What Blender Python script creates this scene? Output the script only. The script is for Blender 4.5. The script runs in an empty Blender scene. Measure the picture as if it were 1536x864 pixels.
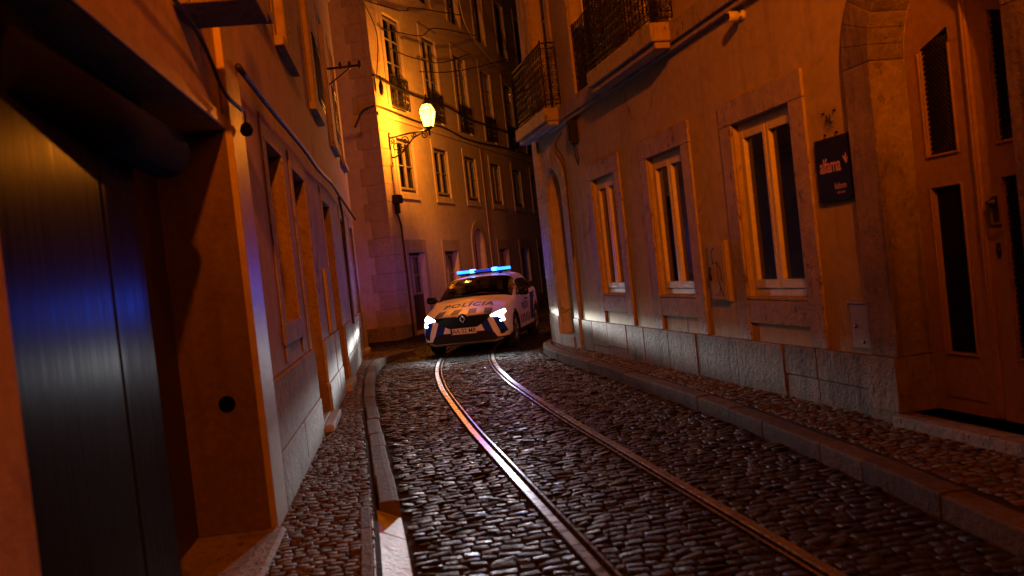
import bpy, bmesh, math, random
import numpy as np
from mathutils import Vector, Matrix
from mathutils.bvhtree import BVHTree
random.seed(7); rng = np.random.default_rng(7)
R_ = math.radians
sc = bpy.context.scene
COL = sc.collection

# ------------------------------------------------------------------ camera, sky, exposure
cam_d = bpy.data.cameras.new('camera'); cam = bpy.data.objects.new('camera', cam_d); COL.objects.link(cam)
cam_d.sensor_width = 36; cam_d.lens = 31.99; cam_d.clip_start = .05; cam_d.clip_end = 500
_r, _p = R_(6.3), math.atan(32 * math.cos(R_(6.3)) / 1365)
_U = Vector((1, 0, 0)); _F = Vector((0, math.cos(_p), -math.sin(_p))); _V = Vector((0, math.sin(_p), math.cos(_p)))
_right = math.cos(_r) * _U - math.sin(_r) * _V; _up = math.sin(_r) * _U + math.cos(_r) * _V
m = Matrix((_right, _up, -_F)).transposed().to_4x4(); m.translation = (0, 0, 1.55); cam.matrix_world = m
cam_d.dof.use_dof = True; cam_d.dof.focus_distance = 16.5; cam_d.dof.aperture_fstop = 2.4
sc.camera = cam
w = bpy.data.worlds.new('World'); sc.world = w; w.use_nodes = True
bg = w.node_tree.nodes['Background']; bg.inputs[0].default_value = (.5, .22, .1, 1); bg.inputs[1].default_value = .0015
sc.view_settings.view_transform = 'Standard'; sc.view_settings.look = 'None'
sc.cycles.diffuse_bounces = 1; sc.cycles.glossy_bounces = 3
sc.view_settings.exposure = -.3; sc.view_settings.gamma = 1
LANTERN = 950.0          # power of the lit lantern's bulb
REAR = 5600.0            # power of the lantern behind the camera
HEAD = 2500.0             # power of each headlight
BLUE = 105.0              # power of each blue beacon

# ------------------------------------------------------------------ materials
def new_mat(name):
    mt = bpy.data.materials.new(name); mt.use_nodes = True
    return mt, mt.node_tree.nodes, mt.node_tree.links, mt.node_tree.nodes['Principled BSDF']
def plain(name, col, rough=.5, metal=0, spec=.5):
    mt, n, l, b = new_mat(name)
    b.inputs['Base Color'].default_value = (*col, 1); b.inputs['Roughness'].default_value = rough
    b.inputs['Metallic'].default_value = metal; b.inputs['Specular IOR Level'].default_value = spec
    return mt
def noise(n, l, vec, scale, detail=4, rough=.55, sc3=None):
    t = n.new('ShaderNodeTexNoise'); t.inputs['Scale'].default_value = scale
    t.inputs['Detail'].default_value = detail; t.inputs['Roughness'].default_value = rough
    if sc3:
        mp = n.new('ShaderNodeMapping'); mp.inputs['Scale'].default_value = sc3; l.new(vec, mp.inputs[0]); vec = mp.outputs[0]
    l.new(vec, t.inputs['Vector']); return t.outputs['Fac']
def ramp(n, l, fac, stops):
    r = n.new('ShaderNodeValToRGB'); e = r.color_ramp.elements
    while len(e) < len(stops): e.new(.5)
    for i, (p, c) in enumerate(stops):
        e[i].position = p; e[i].color = (*c, 1) if len(c) == 3 else c
    l.new(fac, r.inputs[0]); return r.outputs['Color']
def mixc(n, l, fac, a, b, mode='MIX'):
    x = n.new('ShaderNodeMix'); x.data_type = 'RGBA'; x.blend_type = mode
    for v, s in ((fac, x.inputs[0]), (a, x.inputs[6]), (b, x.inputs[7])):
        if hasattr(v, 'links'): l.new(v, s)
        elif isinstance(v, (int, float)): s.default_value = v
        else: s.default_value = (*v, 1)
    return x.outputs[2]
def weathered(name, a, b, stain, scale=1.3, bump=.25, fine=55, rough=.85, pits=0., streak=.5, spec=.3, vary=0., cracks=0.):
    """plaster or stone: two tones, streaky stains, pits, fine relief"""
    mt, n, l, bs = new_mat(name)
    co = n.new('ShaderNodeTexCoord').outputs['Object']
    big = noise(n, l, co, scale, 6, .62); mid = noise(n, l, co, scale * 7, 5, .6)
    c = mixc(n, l, ramp(n, l, big, [(.35, (0, 0, 0)), (.65, (1, 1, 1))]), a, b)
    c = mixc(n, l, .35, c, ramp(n, l, mid, [(.3, tuple(x * .55 for x in a)), (.7, tuple(min(1, x * 1.15) for x in b))]))
    st = noise(n, l, co, 1.0, 5, .65, (5, 5, .55))
    sf = ramp(n, l, st, [(.52, (0, 0, 0)), (.74, (streak,) * 3)])
    c = mixc(n, l, sf, c, stain)
    if vary:
        gi = n.new('ShaderNodeNewGeometry'); c = mixc(n, l, 1., c, ramp(n, l, gi.outputs['Random Per Island'], [(0, (1 - vary,) * 3), (1, (1, 1, 1))]), 'MULTIPLY')
    if cracks:
        dn = n.new('ShaderNodeTexNoise'); dn.inputs['Scale'].default_value = 4; dn.inputs['Detail'].default_value = 5; l.new(co, dn.inputs['Vector'])
        mv = mixc(n, l, .22, co, dn.outputs['Color']); vo = n.new('ShaderNodeTexVoronoi'); vo.feature = 'DISTANCE_TO_EDGE'; vo.inputs['Scale'].default_value = .9; l.new(mv, vo.inputs['Vector'])
        cm = ramp(n, l, vo.outputs['Distance'], [(.004, (1, 1, 1)), (.014, (0, 0, 0))]); pm_ = ramp(n, l, noise(n, l, co, .8, 3), [(.5, (0, 0, 0)), (.62, (cracks,) * 3)])
        c = mixc(n, l, mixc(n, l, 1., cm, pm_, 'MULTIPLY'), c, tuple(x * .4 for x in stain))
        pt = ramp(n, l, noise(n, l, co, .75, 5, .7), [(.57, (0, 0, 0)), (.60, (.5,) * 3)]); c = mixc(n, l, pt, c, tuple(x * .72 for x in a))      # darker repaired patches
    fn = noise(n, l, co, fine, 3, .6)
    h = n.new('ShaderNodeMath'); h.operation = 'MULTIPLY_ADD'; l.new(mid, h.inputs[0]); h.inputs[1].default_value = 1.6; l.new(fn, h.inputs[2])
    hh = h.outputs[0]
    if pits:
        pv = noise(n, l, co, 14, 3, .7, (1, 1, .6)); pr = ramp(n, l, pv, [(.60, (0, 0, 0)), (.66, (1, 1, 1))])
        pm = n.new('ShaderNodeMath'); pm.operation = 'MULTIPLY'; l.new(pr, pm.inputs[0]); pm.inputs[1].default_value = pits
        c = mixc(n, l, pm.outputs[0], c, stain)
        s2 = n.new('ShaderNodeMath'); s2.operation = 'SUBTRACT'; l.new(hh, s2.inputs[0]); l.new(pm.outputs[0], s2.inputs[1]); hh = s2.outputs[0]
    l.new(c, bs.inputs['Base Color']); bs.inputs['Roughness'].default_value = rough; bs.inputs['Specular IOR Level'].default_value = spec
    bp = n.new('ShaderNodeBump'); bp.inputs['Strength'].default_value = bump; bp.inputs['Distance'].default_value = .02
    l.new(hh, bp.inputs['Height']); l.new(bp.outputs[0], bs.inputs['Normal'])
    return mt
def setts_mat(name, lo, hi, r0, r1, bump=.5, spec=.5):
    mt, n, l, bs = new_mat(name)
    g = n.new('ShaderNodeNewGeometry'); co = n.new('ShaderNodeTexCoord').outputs['Object']
    rnd = g.outputs['Random Per Island']
    c = ramp(n, l, rnd, [(0, lo), (.55, tuple((x + y) / 2 for x, y in zip(lo, hi))), (1, hi)])
    ns = noise(n, l, co, 40, 4, .65); c = mixc(n, l, ramp(n, l, ns, [(.35, (.0,) * 3), (.7, (.6,) * 3)]), c, tuple(x * .35 for x in lo))
    l.new(c, bs.inputs['Base Color'])
    rr = ramp(n, l, noise(n, l, co, 9, 4, .6), [(.3, (r0,) * 3), (.7, (r1,) * 3)]); l.new(rr, bs.inputs['Roughness'])
    bs.inputs['Specular IOR Level'].default_value = spec
    bp = n.new('ShaderNodeBump'); bp.inputs['Strength'].default_value = bump; bp.inputs['Distance'].default_value = .022
    ma = n.new('ShaderNodeMath'); ma.operation = 'MULTIPLY_ADD'; l.new(noise(n, l, co, 17, 4, .6), ma.inputs[0]); ma.inputs[1].default_value = 1.3; l.new(noise(n, l, co, 55, 4, .7), ma.inputs[2])
    l.new(ma.outputs[0], bp.inputs['Height']); l.new(bp.outputs[0], bs.inputs['Normal'])
    return mt
def emit(name, col, k):
    mt, n, l, b = new_mat(name)
    b.inputs['Base Color'].default_value = (*[min(1, c) * .5 for c in col], 1)
    b.inputs['Emission Color'].default_value = (*col, 1); b.inputs['Emission Strength'].default_value = k; return mt
def glass(name, tint=(.35, .36, .36), rough=.03, base_gloss=.06):
    mt, n, l, b = new_mat(name); n.remove(b)
    tr = n.new('ShaderNodeBsdfTransparent'); tr.inputs[0].default_value = (*tint, 1)
    gl = n.new('ShaderNodeBsdfGlossy'); gl.inputs['Roughness'].default_value = rough; gl.inputs[0].default_value = (.9, .9, .9, 1)
    lw = n.new('ShaderNodeLayerWeight'); lw.inputs[0].default_value = .5
    fr = n.new('ShaderNodeMath'); fr.operation = 'POWER'; l.new(lw.outputs['Facing'], fr.inputs[0]); fr.inputs[1].default_value = 5.
    co = n.new('ShaderNodeTexCoord').outputs['Object']
    bp = n.new('ShaderNodeBump'); bp.inputs['Strength'].default_value = .06; bp.inputs['Distance'].default_value = .03
    l.new(noise(n, l, co, 2.5, 2), bp.inputs['Height']); l.new(bp.outputs[0], gl.inputs['Normal'])
    ad = n.new('ShaderNodeMath'); ad.operation = 'ADD'; ad.use_clamp = True; l.new(fr.outputs[0], ad.inputs[0]); ad.inputs[1].default_value = base_gloss
    mx = n.new('ShaderNodeMixShader'); l.new(ad.outputs[0], mx.inputs[0]); l.new(tr.outputs[0], mx.inputs[1]); l.new(gl.outputs[0], mx.inputs[2])
    l.new(mx.outputs[0], n['Material Output'].inputs[0]); return mt
M = {}
M['plaster_ochre'] = weathered('plaster_ochre', (.42, .36, .22), (.50, .43, .27), (.22, .17, .09), bump=.14, streak=.55, cracks=.8)
M['plaster_rose'] = weathered('plaster_rose', (.42, .33, .24), (.52, .41, .30), (.20, .14, .09), bump=.2, streak=.6, cracks=.8)
M['plaster_cream'] = weathered('plaster_cream', (.58, .52, .42), (.66, .60, .50), (.36, .30, .22), scale=.7, bump=.1, streak=.3)
M['stone'] = weathered('limestone', (.36, .30, .22), (.46, .39, .30), (.10, .075, .05), scale=2.2, bump=.55, pits=.8, streak=.55, rough=.75)
M['stone_pale'] = weathered('limestone_pale', (.38, .36, .32), (.54, .51, .46), (.11, .09, .07), scale=2.0, bump=.5, pits=.35, streak=.8, rough=.85, spec=.15, vary=.3)
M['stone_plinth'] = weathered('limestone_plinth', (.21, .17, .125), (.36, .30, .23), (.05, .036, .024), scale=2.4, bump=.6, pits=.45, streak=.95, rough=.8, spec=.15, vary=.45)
M['stone_dark'] = weathered('limestone_grimy', (.26, .22, .17), (.34, .29, .23), (.07, .05, .035), scale=2.0, bump=.6, pits=.8, streak=.7, rough=.8)
M['stone_brown'] = weathered('stone_quoin', (.42, .36, .28), (.50, .43, .34), (.22, .17, .12), scale=1.6, bump=.35, streak=.5)
M['sheen_paint'] = weathered('sheen_paint', (.42, .33, .25), (.48, .38, .29), (.25, .18, .12), bump=.12, streak=.4, rough=.45, spec=.4)
M['wood_orange'] = weathered('painted_wood', (.27, .185, .12), (.32, .22, .145), (.12, .07, .04), scale=3, bump=.08, streak=.35, rough=.5)
M['white_paint'] = weathered('white_paint', (.62, .60, .56), (.70, .68, .64), (.4, .36, .3), scale=4, bump=.05, streak=.3, rough=.4, spec=.5)
M['old_paint'] = weathered('old_paint', (.30, .28, .25), (.38, .36, .32), (.18, .15, .12), scale=4, bump=.05, streak=.4, rough=.5)
M['dark_wood'] = plain('dark_wood', (.035, .022, .016), .45)
M['dark_green'] = plain('dark_green_paint', (.018, .022, .02), .4)
M['iron'] = plain('black_iron', (.018, .016, .015), .42, .3)
M['iron_worn'] = plain('worn_iron', (.016, .011, .009), .7, 0, .15)
M['cable'] = plain('cable_rubber', (.02, .018, .016), .55)
M['cable_pale'] = plain('cable_pale', (.42, .36, .32), .5)
M['glass'] = glass('window_glass')
M['room'] = plain('dark_room', (.012, .01, .009), .9)
M['curtain'] = weathered('curtain', (.17, .15, .13), (.22, .2, .17), (.1, .09, .08), bump=.1, streak=.2)
M['rubber'] = plain('rubber', (.012, .012, .013), .7)
M['black_plastic'] = plain('black_plastic', (.012, .012, .014), .45, 0, .2)
M['gloss_black'] = plain('gloss_black', (.008, .008, .01), .2, 0, .25)
M['chrome'] = plain('chrome', (.75, .75, .78), .12, 1)
M['silver'] = plain('silver_plastic', (.36, .37, .39), .35, .6)
M['alloy'] = plain('alloy', (.42, .43, .45), .28, .9)
M['car_white'] = plain('car_white', (.86, .87, .88), .4, 0, .12)
M['car_blue'] = plain('car_blue', (.012, .04, .38), .5, 0, .08)
M['plate'] = plain('plate_white', (.75, .75, .72), .35)
M['plate_blue'] = plain('plate_blue', (.01, .05, .35), .35)
M['black'] = plain('black_print', (.01, .01, .01), .5)
M['sign_black'] = plain('sign_black', (.008, .007, .007), .6, 0, .1)
M['sign_rose'] = plain('sign_rose', (.62, .36, .26), .5)
M['fabric'] = plain('seat_fabric', (.03, .03, .035), .85)
M['skin'] = plain('skin', (.42, .26, .19), .5)
M['hair'] = plain('hair', (.02, .014, .01), .6)
M['uniform'] = plain('uniform', (.02, .025, .06), .8)
M['headlamp'] = emit('headlamp_lens', (.86, .95, 1), 24)
M['drl'] = emit('running_light', (.8, .93, 1), 12)
M['beacon'] = emit('blue_beacon', (.010, .15, 1), 8)
M['beacon_core'] = emit('blue_beacon_core', (.03, .24, 1), 22)
def lit_glass(name, col, k):
    mt, n, l, b = new_mat(name); n.remove(b); tr = n.new('ShaderNodeBsdfTransparent'); tr.inputs[0].default_value = (.95, .92, .85, 1)
    em = n.new('ShaderNodeEmission'); em.inputs[0].default_value = (*col, 1); em.inputs[1].default_value = k
    ad = n.new('ShaderNodeAddShader'); l.new(tr.outputs[0], ad.inputs[0]); l.new(em.outputs[0], ad.inputs[1]); l.new(ad.outputs[0], n['Material Output'].inputs[0]); return mt
M['lantern_glass'] = lit_glass('lantern_glass', (1, .56, .09), 5)
M['asphalt_joint'] = weathered('joint_dirt', (.028, .022, .017), (.04, .032, .025), (.015, .012, .01), scale=3, bump=.7, rough=.9)
M['ground'] = weathered('far_ground', (.05, .045, .04), (.07, .06, .05), (.03, .025, .02), scale=2, bump=.5)
M['setts_road'] = setts_mat('basalt_setts', (.010, .0065, .0045), (.030, .021, .015), .30, .8, .9, .34)
M['setts_walk'] = setts_mat('limestone_setts', (.12, .09, .065), (.27, .21, .155), .5, .8, .8, .1)
M['kerb'] = weathered('kerb_stone', (.15, .13, .11), (.22, .19, .165), (.10, .08, .06), scale=3, bump=.5, pits=.4, rough=.8, spec=.15, vary=.4)
def rail_metal():
    mt, n, l, bs = new_mat('rail_steel'); co = n.new('ShaderNodeTexCoord').outputs['Object']
    c = ramp(n, l, noise(n, l, co, 6, 4), [(.3, (.30, .30, .31)), (.7, (.46, .46, .47))]); l.new(c, bs.inputs['Base Color'])
    bs.inputs['Metallic'].default_value = 1
    l.new(ramp(n, l, noise(n, l, co, 14, 4), [(.3, (.2,) * 3), (.7, (.38,) * 3)]), bs.inputs['Roughness']); return mt
M['rail'] = rail_metal()
M['rail_groove'] = plain('rail_groove', (.02, .015, .012), .6, .5)
def sheet_steel():
    mt, n, l, bs = new_mat('sheet_steel'); co = n.new('ShaderNodeTexCoord').outputs['Object']
    st = noise(n, l, co, 1, 4, .6, (40, 40, .8))
    l.new(ramp(n, l, st, [(.3, (.012, .012, .013)), (.7, (.018, .018, .019))]), bs.inputs['Base Color']); bs.inputs['Metallic'].default_value = 0; bs.inputs['Specular IOR Level'].default_value = .007
    l.new(ramp(n, l, st, [(.3, (.24,) * 3), (.7, (.32,) * 3)]), bs.inputs['Roughness'])
    wv = noise(n, l, co, 1, 3, .5, (5, 5, .7))
    bp = n.new('ShaderNodeBump'); bp.inputs['Strength'].default_value = .07; bp.inputs['Distance'].default_value = .02
    l.new(wv, bp.inputs['Height']); l.new(bp.outputs[0], bs.inputs['Normal']); return mt
M['sheet_steel'] = sheet_steel()

# ------------------------------------------------------------------ helpers
class MB:
    def __init__(s): s.v = []; s.f = []; s.sm = []
    def add(s, vs, fs, smooth=False):
        k = len(s.v); s.v += [tuple(p) for p in vs]; s.f += [tuple(i + k for i in f) for f in fs]; s.sm += [smooth] * len(fs); return s
    def quad(s, a, b, c, d): return s.add([a, b, c, d], [(0, 1, 2, 3)])
    def box(s, x0, x1, y0, y1, z0, z1):
        x0, x1 = sorted((x0, x1)); y0, y1 = sorted((y0, y1)); z0, z1 = sorted((z0, z1))
        return s.add([(x0, y0, z0), (x1, y0, z0), (x1, y1, z0), (x0, y1, z0), (x0, y0, z1), (x1, y0, z1), (x1, y1, z1), (x0, y1, z1)],
                     [(0, 3, 2, 1), (4, 5, 6, 7), (0, 1, 5, 4), (1, 2, 6, 5), (2, 3, 7, 6), (3, 0, 4, 7)])
    def tube(s, pts, r, n=6, closed=False, caps=True):
        P = [Vector(p) for p in pts]; N = len(P); rings = []; up = None
        rr = r if hasattr(r, '__len__') else [r] * N
        for i in range(N):
            a = P[(i - 1) % N] if (closed or i > 0) else P[i]; b = P[(i + 1) % N] if (closed or i < N - 1) else P[i]
            t = (b - a).normalized() if (b - a).length > 1e-9 else Vector((0, 0, 1))
            if up is None: up = t.orthogonal().normalized()
            up = (up - t * up.dot(t)); up = up.normalized() if up.length > 1e-6 else t.orthogonal().normalized()
            q = t.cross(up)
            rings.append([P[i] + (up * math.cos(6.28318 * j / n) + q * math.sin(6.28318 * j / n)) * rr[i] for j in range(n)])
        vs = [p for g in rings for p in g]; fs = []
        for i in range(N if closed else N - 1):
            for j in range(n):
                a0, b0 = i * n, ((i + 1) % N) * n; fs.append((a0 + j, a0 + (j + 1) % n, b0 + (j + 1) % n, b0 + j))
        if caps and not closed: fs += [tuple(range(n))[::-1], tuple(range((N - 1) * n, N * n))]
        return s.add(vs, fs, True)
    def lathe(s, prof, n=16, axis='z', at=(0, 0, 0)):
        vs = []; fs = []
        for r, h in prof:
            for j in range(n):
                a = 6.28318530718 * j / n; c, d = r * math.cos(a), r * math.sin(a)
                p = {'z': (c, d, h), 'x': (h, c, d), 'y': (c, h, d)}[axis]; vs.append((p[0] + at[0], p[1] + at[1], p[2] + at[2]))
        for i in range(len(prof) - 1):
            for j in range(n): fs.append((i * n + j, i * n + (j + 1) % n, (i + 1) * n + (j + 1) % n, (i + 1) * n + j))
        fs += [tuple(range(n))[::-1], tuple(range((len(prof) - 1) * n, len(prof) * n))]
        return s.add(vs, fs, True)
    def prism(s, poly, o0, o1):
        """polygon in (x, z) extruded from y=o0 to y=o1"""
        n = len(poly); vs = [(x, o0, z) for x, z in poly] + [(x, o1, z) for x, z in poly]
        return s.add(vs, [tuple(range(n)), tuple(range(2 * n - 1, n - 1, -1))] + [(i, (i + 1) % n, n + (i + 1) % n, n + i) for i in range(n)])
    def build(s, name, mat, parent=None, bevel=0, smooth=None, loc=None, recalc=True):
        me = bpy.data.meshes.new(name); me.from_pydata(s.v, [], s.f); me.update()
        me.polygons.foreach_set('use_smooth', s.sm if smooth is None else [smooth] * len(s.f))
        if recalc:
            bm = bmesh.new(); bm.from_mesh(me); bmesh.ops.recalc_face_normals(bm, faces=bm.faces); bm.to_mesh(me); bm.free()
        for mm in (mat if isinstance(mat, list) else [mat]): me.materials.append(mm)
        o = bpy.data.objects.new(name, me); COL.objects.link(o)
        if parent: o.parent = parent
        if loc: o.location = loc
        if bevel:
            b = o.modifiers.new('bevel', 'BEVEL'); b.width = bevel; b.segments = 2; b.limit_method = 'ANGLE'; b.harden_normals = False
        return o
def empty(name, loc=(0, 0, 0), rz=0, parent=None):
    o = bpy.data.objects.new(name, None); COL.objects.link(o); o.location = loc; o.rotation_euler = (0, 0, rz); o.empty_display_size = .2
    if parent: o.parent = parent
    return o
def tag(o, label, cat, group=None):
    o['label'] = label; o['category'] = cat
    if group: o['group'] = group
    return o
def structure(o): o['kind'] = 'structure'; return o
def copy_tree(o, parent=None):
    c = o.copy(); COL.objects.link(c); c.parent = parent
    for ch in list(o.children): copy_tree(ch, c)
    return c
class Frame:
    """a facade: s along it, o out of it towards the street, z up"""
    def __init__(f, ox, oy, dx, dy, sg): f.o = (ox, oy); f.d = (dx, dy); f.sg = sg; f.rz = math.atan2(dy, dx)
    def P(f, s, o, z):
        y = f.sg * o; return Vector((f.o[0] + f.d[0] * s - f.d[1] * y, f.o[1] + f.d[1] * s + f.d[0] * y, z))
    def empty(f, name, s=0, o=0, z=0): return empty(name, f.P(s, o, z), f.rz)
    def place(f, ob, s, o, z): ob.location = f.P(s, o, z); ob.rotation_euler = (0, 0, f.rz); return ob
FR = Frame(4.0949, 0, -.20239, .97931, 1)
FL = Frame(-.97125, 0, -.11673, .99316, -1)
FF = Frame(-9.5985, 0, .27323, .96195, -1)

def arch_pts(cx, zs, r, n=16, rise=None):
    rise = rise or r
    return [(cx - r * math.cos(math.pi * i / n), zs + rise * math.sin(math.pi * i / n)) for i in range(n + 1)]
def wall_panel(mb, s0, s1, z0, z1, ops, sg):
    """ops: dict(a,b,c,d,dep,arch=spring z or None)"""
    S = sorted({s0, s1, *[o['a'] for o in ops], *[o['b'] for o in ops]}); Z = sorted({z0, z1, *[o['c'] for o in ops], *[o['d'] for o in ops]})
    for i in range(len(S) - 1):
        for j in range(len(Z) - 1):
            cs, cz = (S[i] + S[i + 1]) / 2, (Z[j] + Z[j + 1]) / 2
            if any(o['a'] < cs < o['b'] and o['c'] < cz < o['d'] for o in ops): continue
            mb.quad((S[i], 0, Z[j]), (S[i + 1], 0, Z[j]), (S[i + 1], 0, Z[j + 1]), (S[i], 0, Z[j + 1]))
    for o in ops:
        a, b, c, d, y = o['a'], o['b'], o['c'], o['d'], -sg * o['dep']
        zt = o.get('arch') or d
        mb.quad((a, 0, c), (a, y, c), (a, y, zt), (a, 0, zt)); mb.quad((b, 0, c), (b, y, c), (b, y, zt), (b, 0, zt)); mb.quad((a, 0, c), (b, 0, c), (b, y, c), (a, y, c))
        if not o.get('arch'): mb.quad((a, 0, d), (b, 0, d), (b, y, d), (a, y, d))
        else:
            pts = arch_pts((a + b) / 2, zt, (b - a) / 2, 16, d - zt)
            for (x0, h0), (x1, h1) in zip(pts, pts[1:]):
                mb.quad((x0, 0, h0), (x1, 0, h1), (x1, y, h1), (x0, y, h0))
                mb.quad((x0, 0, h0), (x1, 0, h1), (x1, 0, d), (x0, 0, d))
def ring(mb, a, b, c, d, wd, sg, p0, p1, top=None, foot=None):
    """stone surround of a rectangular opening, standing from p0 to p1 out of the wall"""
    t = top or wd; y0, y1 = sg * p0, sg * p1; ft = c if foot is None else foot
    mb.box(a - wd, a, y0, y1, ft, d); mb.box(b, b + wd, y0, y1, ft, d); mb.box(a - wd, b + wd, y0, y1, d + .002, d + t)
def arch_ring(mb, cx, zs, ri, ro, z0, sg, p0, p1, n=18):
    y0, y1 = sg * p0, sg * p1
    mb.box(cx - ro, cx - ri, y0, y1, z0, zs); mb.box(cx + ri, cx + ro, y0, y1, z0, zs)
    A, B = arch_pts(cx, zs + .003, ri, n), arch_pts(cx, zs + .003, ro, n)
    for i in range(n):
        mb.prism([A[i], A[i + 1], B[i + 1], B[i]], y0, y1)
def window(parent, a, b, c, d, dep, sg, mat, bars=1, bottom=None, curtain=False, fw=.06, leaf_split=True, outer=None):
    """window > pane, curtain, room wall. Frame sits dep behind the wall face"""
    y = -sg * dep; yf = -sg * (dep - .05); mb = MB(); e = .002
    mb.box(a + e, a + fw, y, yf, c + e, d - e); mb.box(b - fw, b - e, y, yf, c + e, d - e); mb.box(a + fw, b - fw, y, yf, d - fw * 1.3, d - e); mb.box(a + fw, b - fw, y, yf, c + e, c + fw * 1.3)
    if outer: w0 = mb.build('window', outer, parent, bevel=.005); mb = MB()
    m_ = (a + b) / 2; y2 = -sg * (dep - .065); y3 = -sg * (dep - .012)
    L = [(a + fw, m_ - .004), (m_ + .004, b - fw)] if leaf_split else [(a + fw, b - fw)]
    for x0, x1 in L:
        k = fw * .85
        mb.box(x0 + .004, x0 + k, y3, y2, c + fw * 1.3, d - fw * 1.3); mb.box(x1 - k, x1 - .004, y3, y2, c + fw * 1.3, d - fw * 1.3)
        mb.box(x0 + k, x1 - k, y3, y2, d - fw * 2.3, d - fw * 1.35); mb.box(x0 + k, x1 - k, y3, y2, c + fw * 1.35, c + fw * 2.6)
        for i in range(1, bars + 1):
            zz = c + (d - c) * i / (bars + 1); mb.box(x0 + k, x1 - k, y3, -sg * (dep - .055), zz - .014, zz + .014)
    w_ = mb.build('sash' if outer else 'window', mat, w0 if outer else parent, bevel=.005)
    if outer: w_ = w0
    MB().quad((a + fw, -sg * (dep - .022), c + fw), (b - fw, -sg * (dep - .022), c + fw), (b - fw, -sg * (dep - .022), d - fw), (a + fw, -sg * (dep - .022), d - fw)).build('pane', M['glass'], w_)
    rb = MB(); yy = -sg * (dep + .5); y_ = -sg * (dep + .002)
    rb.quad((a, yy, c), (b, yy, c), (b, yy, d), (a, yy, d)); rb.quad((a, y_, c), (a, yy, c), (a, yy, d), (a, y_, d)); rb.quad((b, y_, c), (b, yy, c), (b, yy, d), (b, y_, d))
    rb.quad((a, y_, d), (b, y_, d), (b, yy, d), (a, yy, d)); rb.quad((a, y_, c), (b, y_, c), (b, yy, c), (a, yy, c)); rb.build('room_lining', M['room'], w_)
    if curtain:
        cb = MB(); n = 40
        for x0, x1 in ((a + fw, a + (b - a) * .44), (a + (b - a) * .56, b - fw)):
            for i in range(n):
                u0, u1 = x0 + (x1 - x0) * i / n, x0 + (x1 - x0) * (i + 1) / n
                g = lambda u: -sg * (dep + .07 + .02 * math.sin(u * 95 + a))
                cb.add([(u0, g(u0), c + .05), (u1, g(u1), c + .05), (u1, g(u1), d - .04), (u0, g(u0), d - .04)], [(0, 1, 2, 3)], True)
        cb.build('curtain', M['curtain'], w_, recalc=False)
    return w_
def ironwork(mb, s0, s1, z0, z1, y, cell=.11, r=.006, axis='x'):
    """ornate cast-iron panel: rails, bars, rings and S scrolls"""
    P = (lambda s, z: (s, y, z)) if axis == 'x' else (lambda s, z: (y, s, z))
    for z in (z0, z0 + .07, z1 - .09, z1): mb.tube([P(s0, z), P(s1, z)], r * (1.9 if z == z1 else 1.3), 6)
    n = max(1, round((s1 - s0) / cell)); c = (s1 - s0) / n
    for i in range(n + 1): mb.tube([P(s0 + i * c, z0), P(s0 + i * c, z1)], r * 1.1, 5)
    k = max(1, round((z1 - z0 - .16) / c)); h = (z1 - z0 - .16) / k
    for i in range(n):
        for j in range(k):
            x, zz = s0 + (i + .5) * c, z0 + .07 + (j + .5) * h
            q = .34 * min(c, h)
            mb.tube([P(x + q * math.cos(t), zz + q * math.sin(t)) for t in np.linspace(0, 6.283, 9)[:-1]], r * .9, 4, closed=True)
            f = 1 if (i + j) % 2 else -1
            mb.tube([P(x - f * c * .5, zz - h * .5), P(x - f * q * .7, zz - q * .2), P(x, zz), P(x + f * q * .7, zz + q * .2), P(x + f * c * .5, zz + h * .5)], r * .9, 4)
        mb.tube([P(s0 + (i + .5) * c + .03 * math.cos(t), z1 - .045 + .03 * math.sin(t)) for t in np.linspace(0, 6.283, 9)[:-1]], r * .8, 4, closed=True)
        mb.tube([P(s0 + (i + .5) * c + .024 * math.cos(t), z0 + .035 + .024 * math.sin(t)) for t in np.linspace(0, 6.283, 9)[:-1]], r * .8, 4, closed=True)
def text_geo(body, size, bold=0., align='CENTER', spacing=1., shear=0.):
    cu = bpy.data.curves.new('txt', 'FONT'); cu.body = body; cu.size = size; cu.align_x = align; cu.align_y = 'CENTER'; cu.offset = bold; cu.space_character = spacing; cu.shear = shear
    cu.resolution_u = 3; ob = bpy.data.objects.new('txt', cu); COL.objects.link(ob); bpy.context.view_layer.update()
    me = ob.evaluated_get(bpy.context.evaluated_depsgraph_get()).to_mesh()
    vs = [tuple(v.co) for v in me.vertices]; fs = [tuple(p.vertices) for p in me.polygons]
    bpy.data.objects.remove(ob); bpy.data.curves.remove(cu); return vs, fs
def catmull(pts, per=12):
    P = np.array(pts, float); P = np.vstack([2 * P[0] - P[1], P, 2 * P[-1] - P[-2]]); out = []
    for i in range(1, len(P) - 2):
        for t in np.linspace(0, 1, per, endpoint=False):
            a, b, c, d = P[i - 1:i + 3]; out.append(.5 * ((2 * b) + (c - a) * t + (2 * a - 5 * b + 4 * c - d) * t * t + (3 * b - a - 3 * c + d) * t ** 3))
    out.append(P[-2]); return np.array(out)

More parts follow.
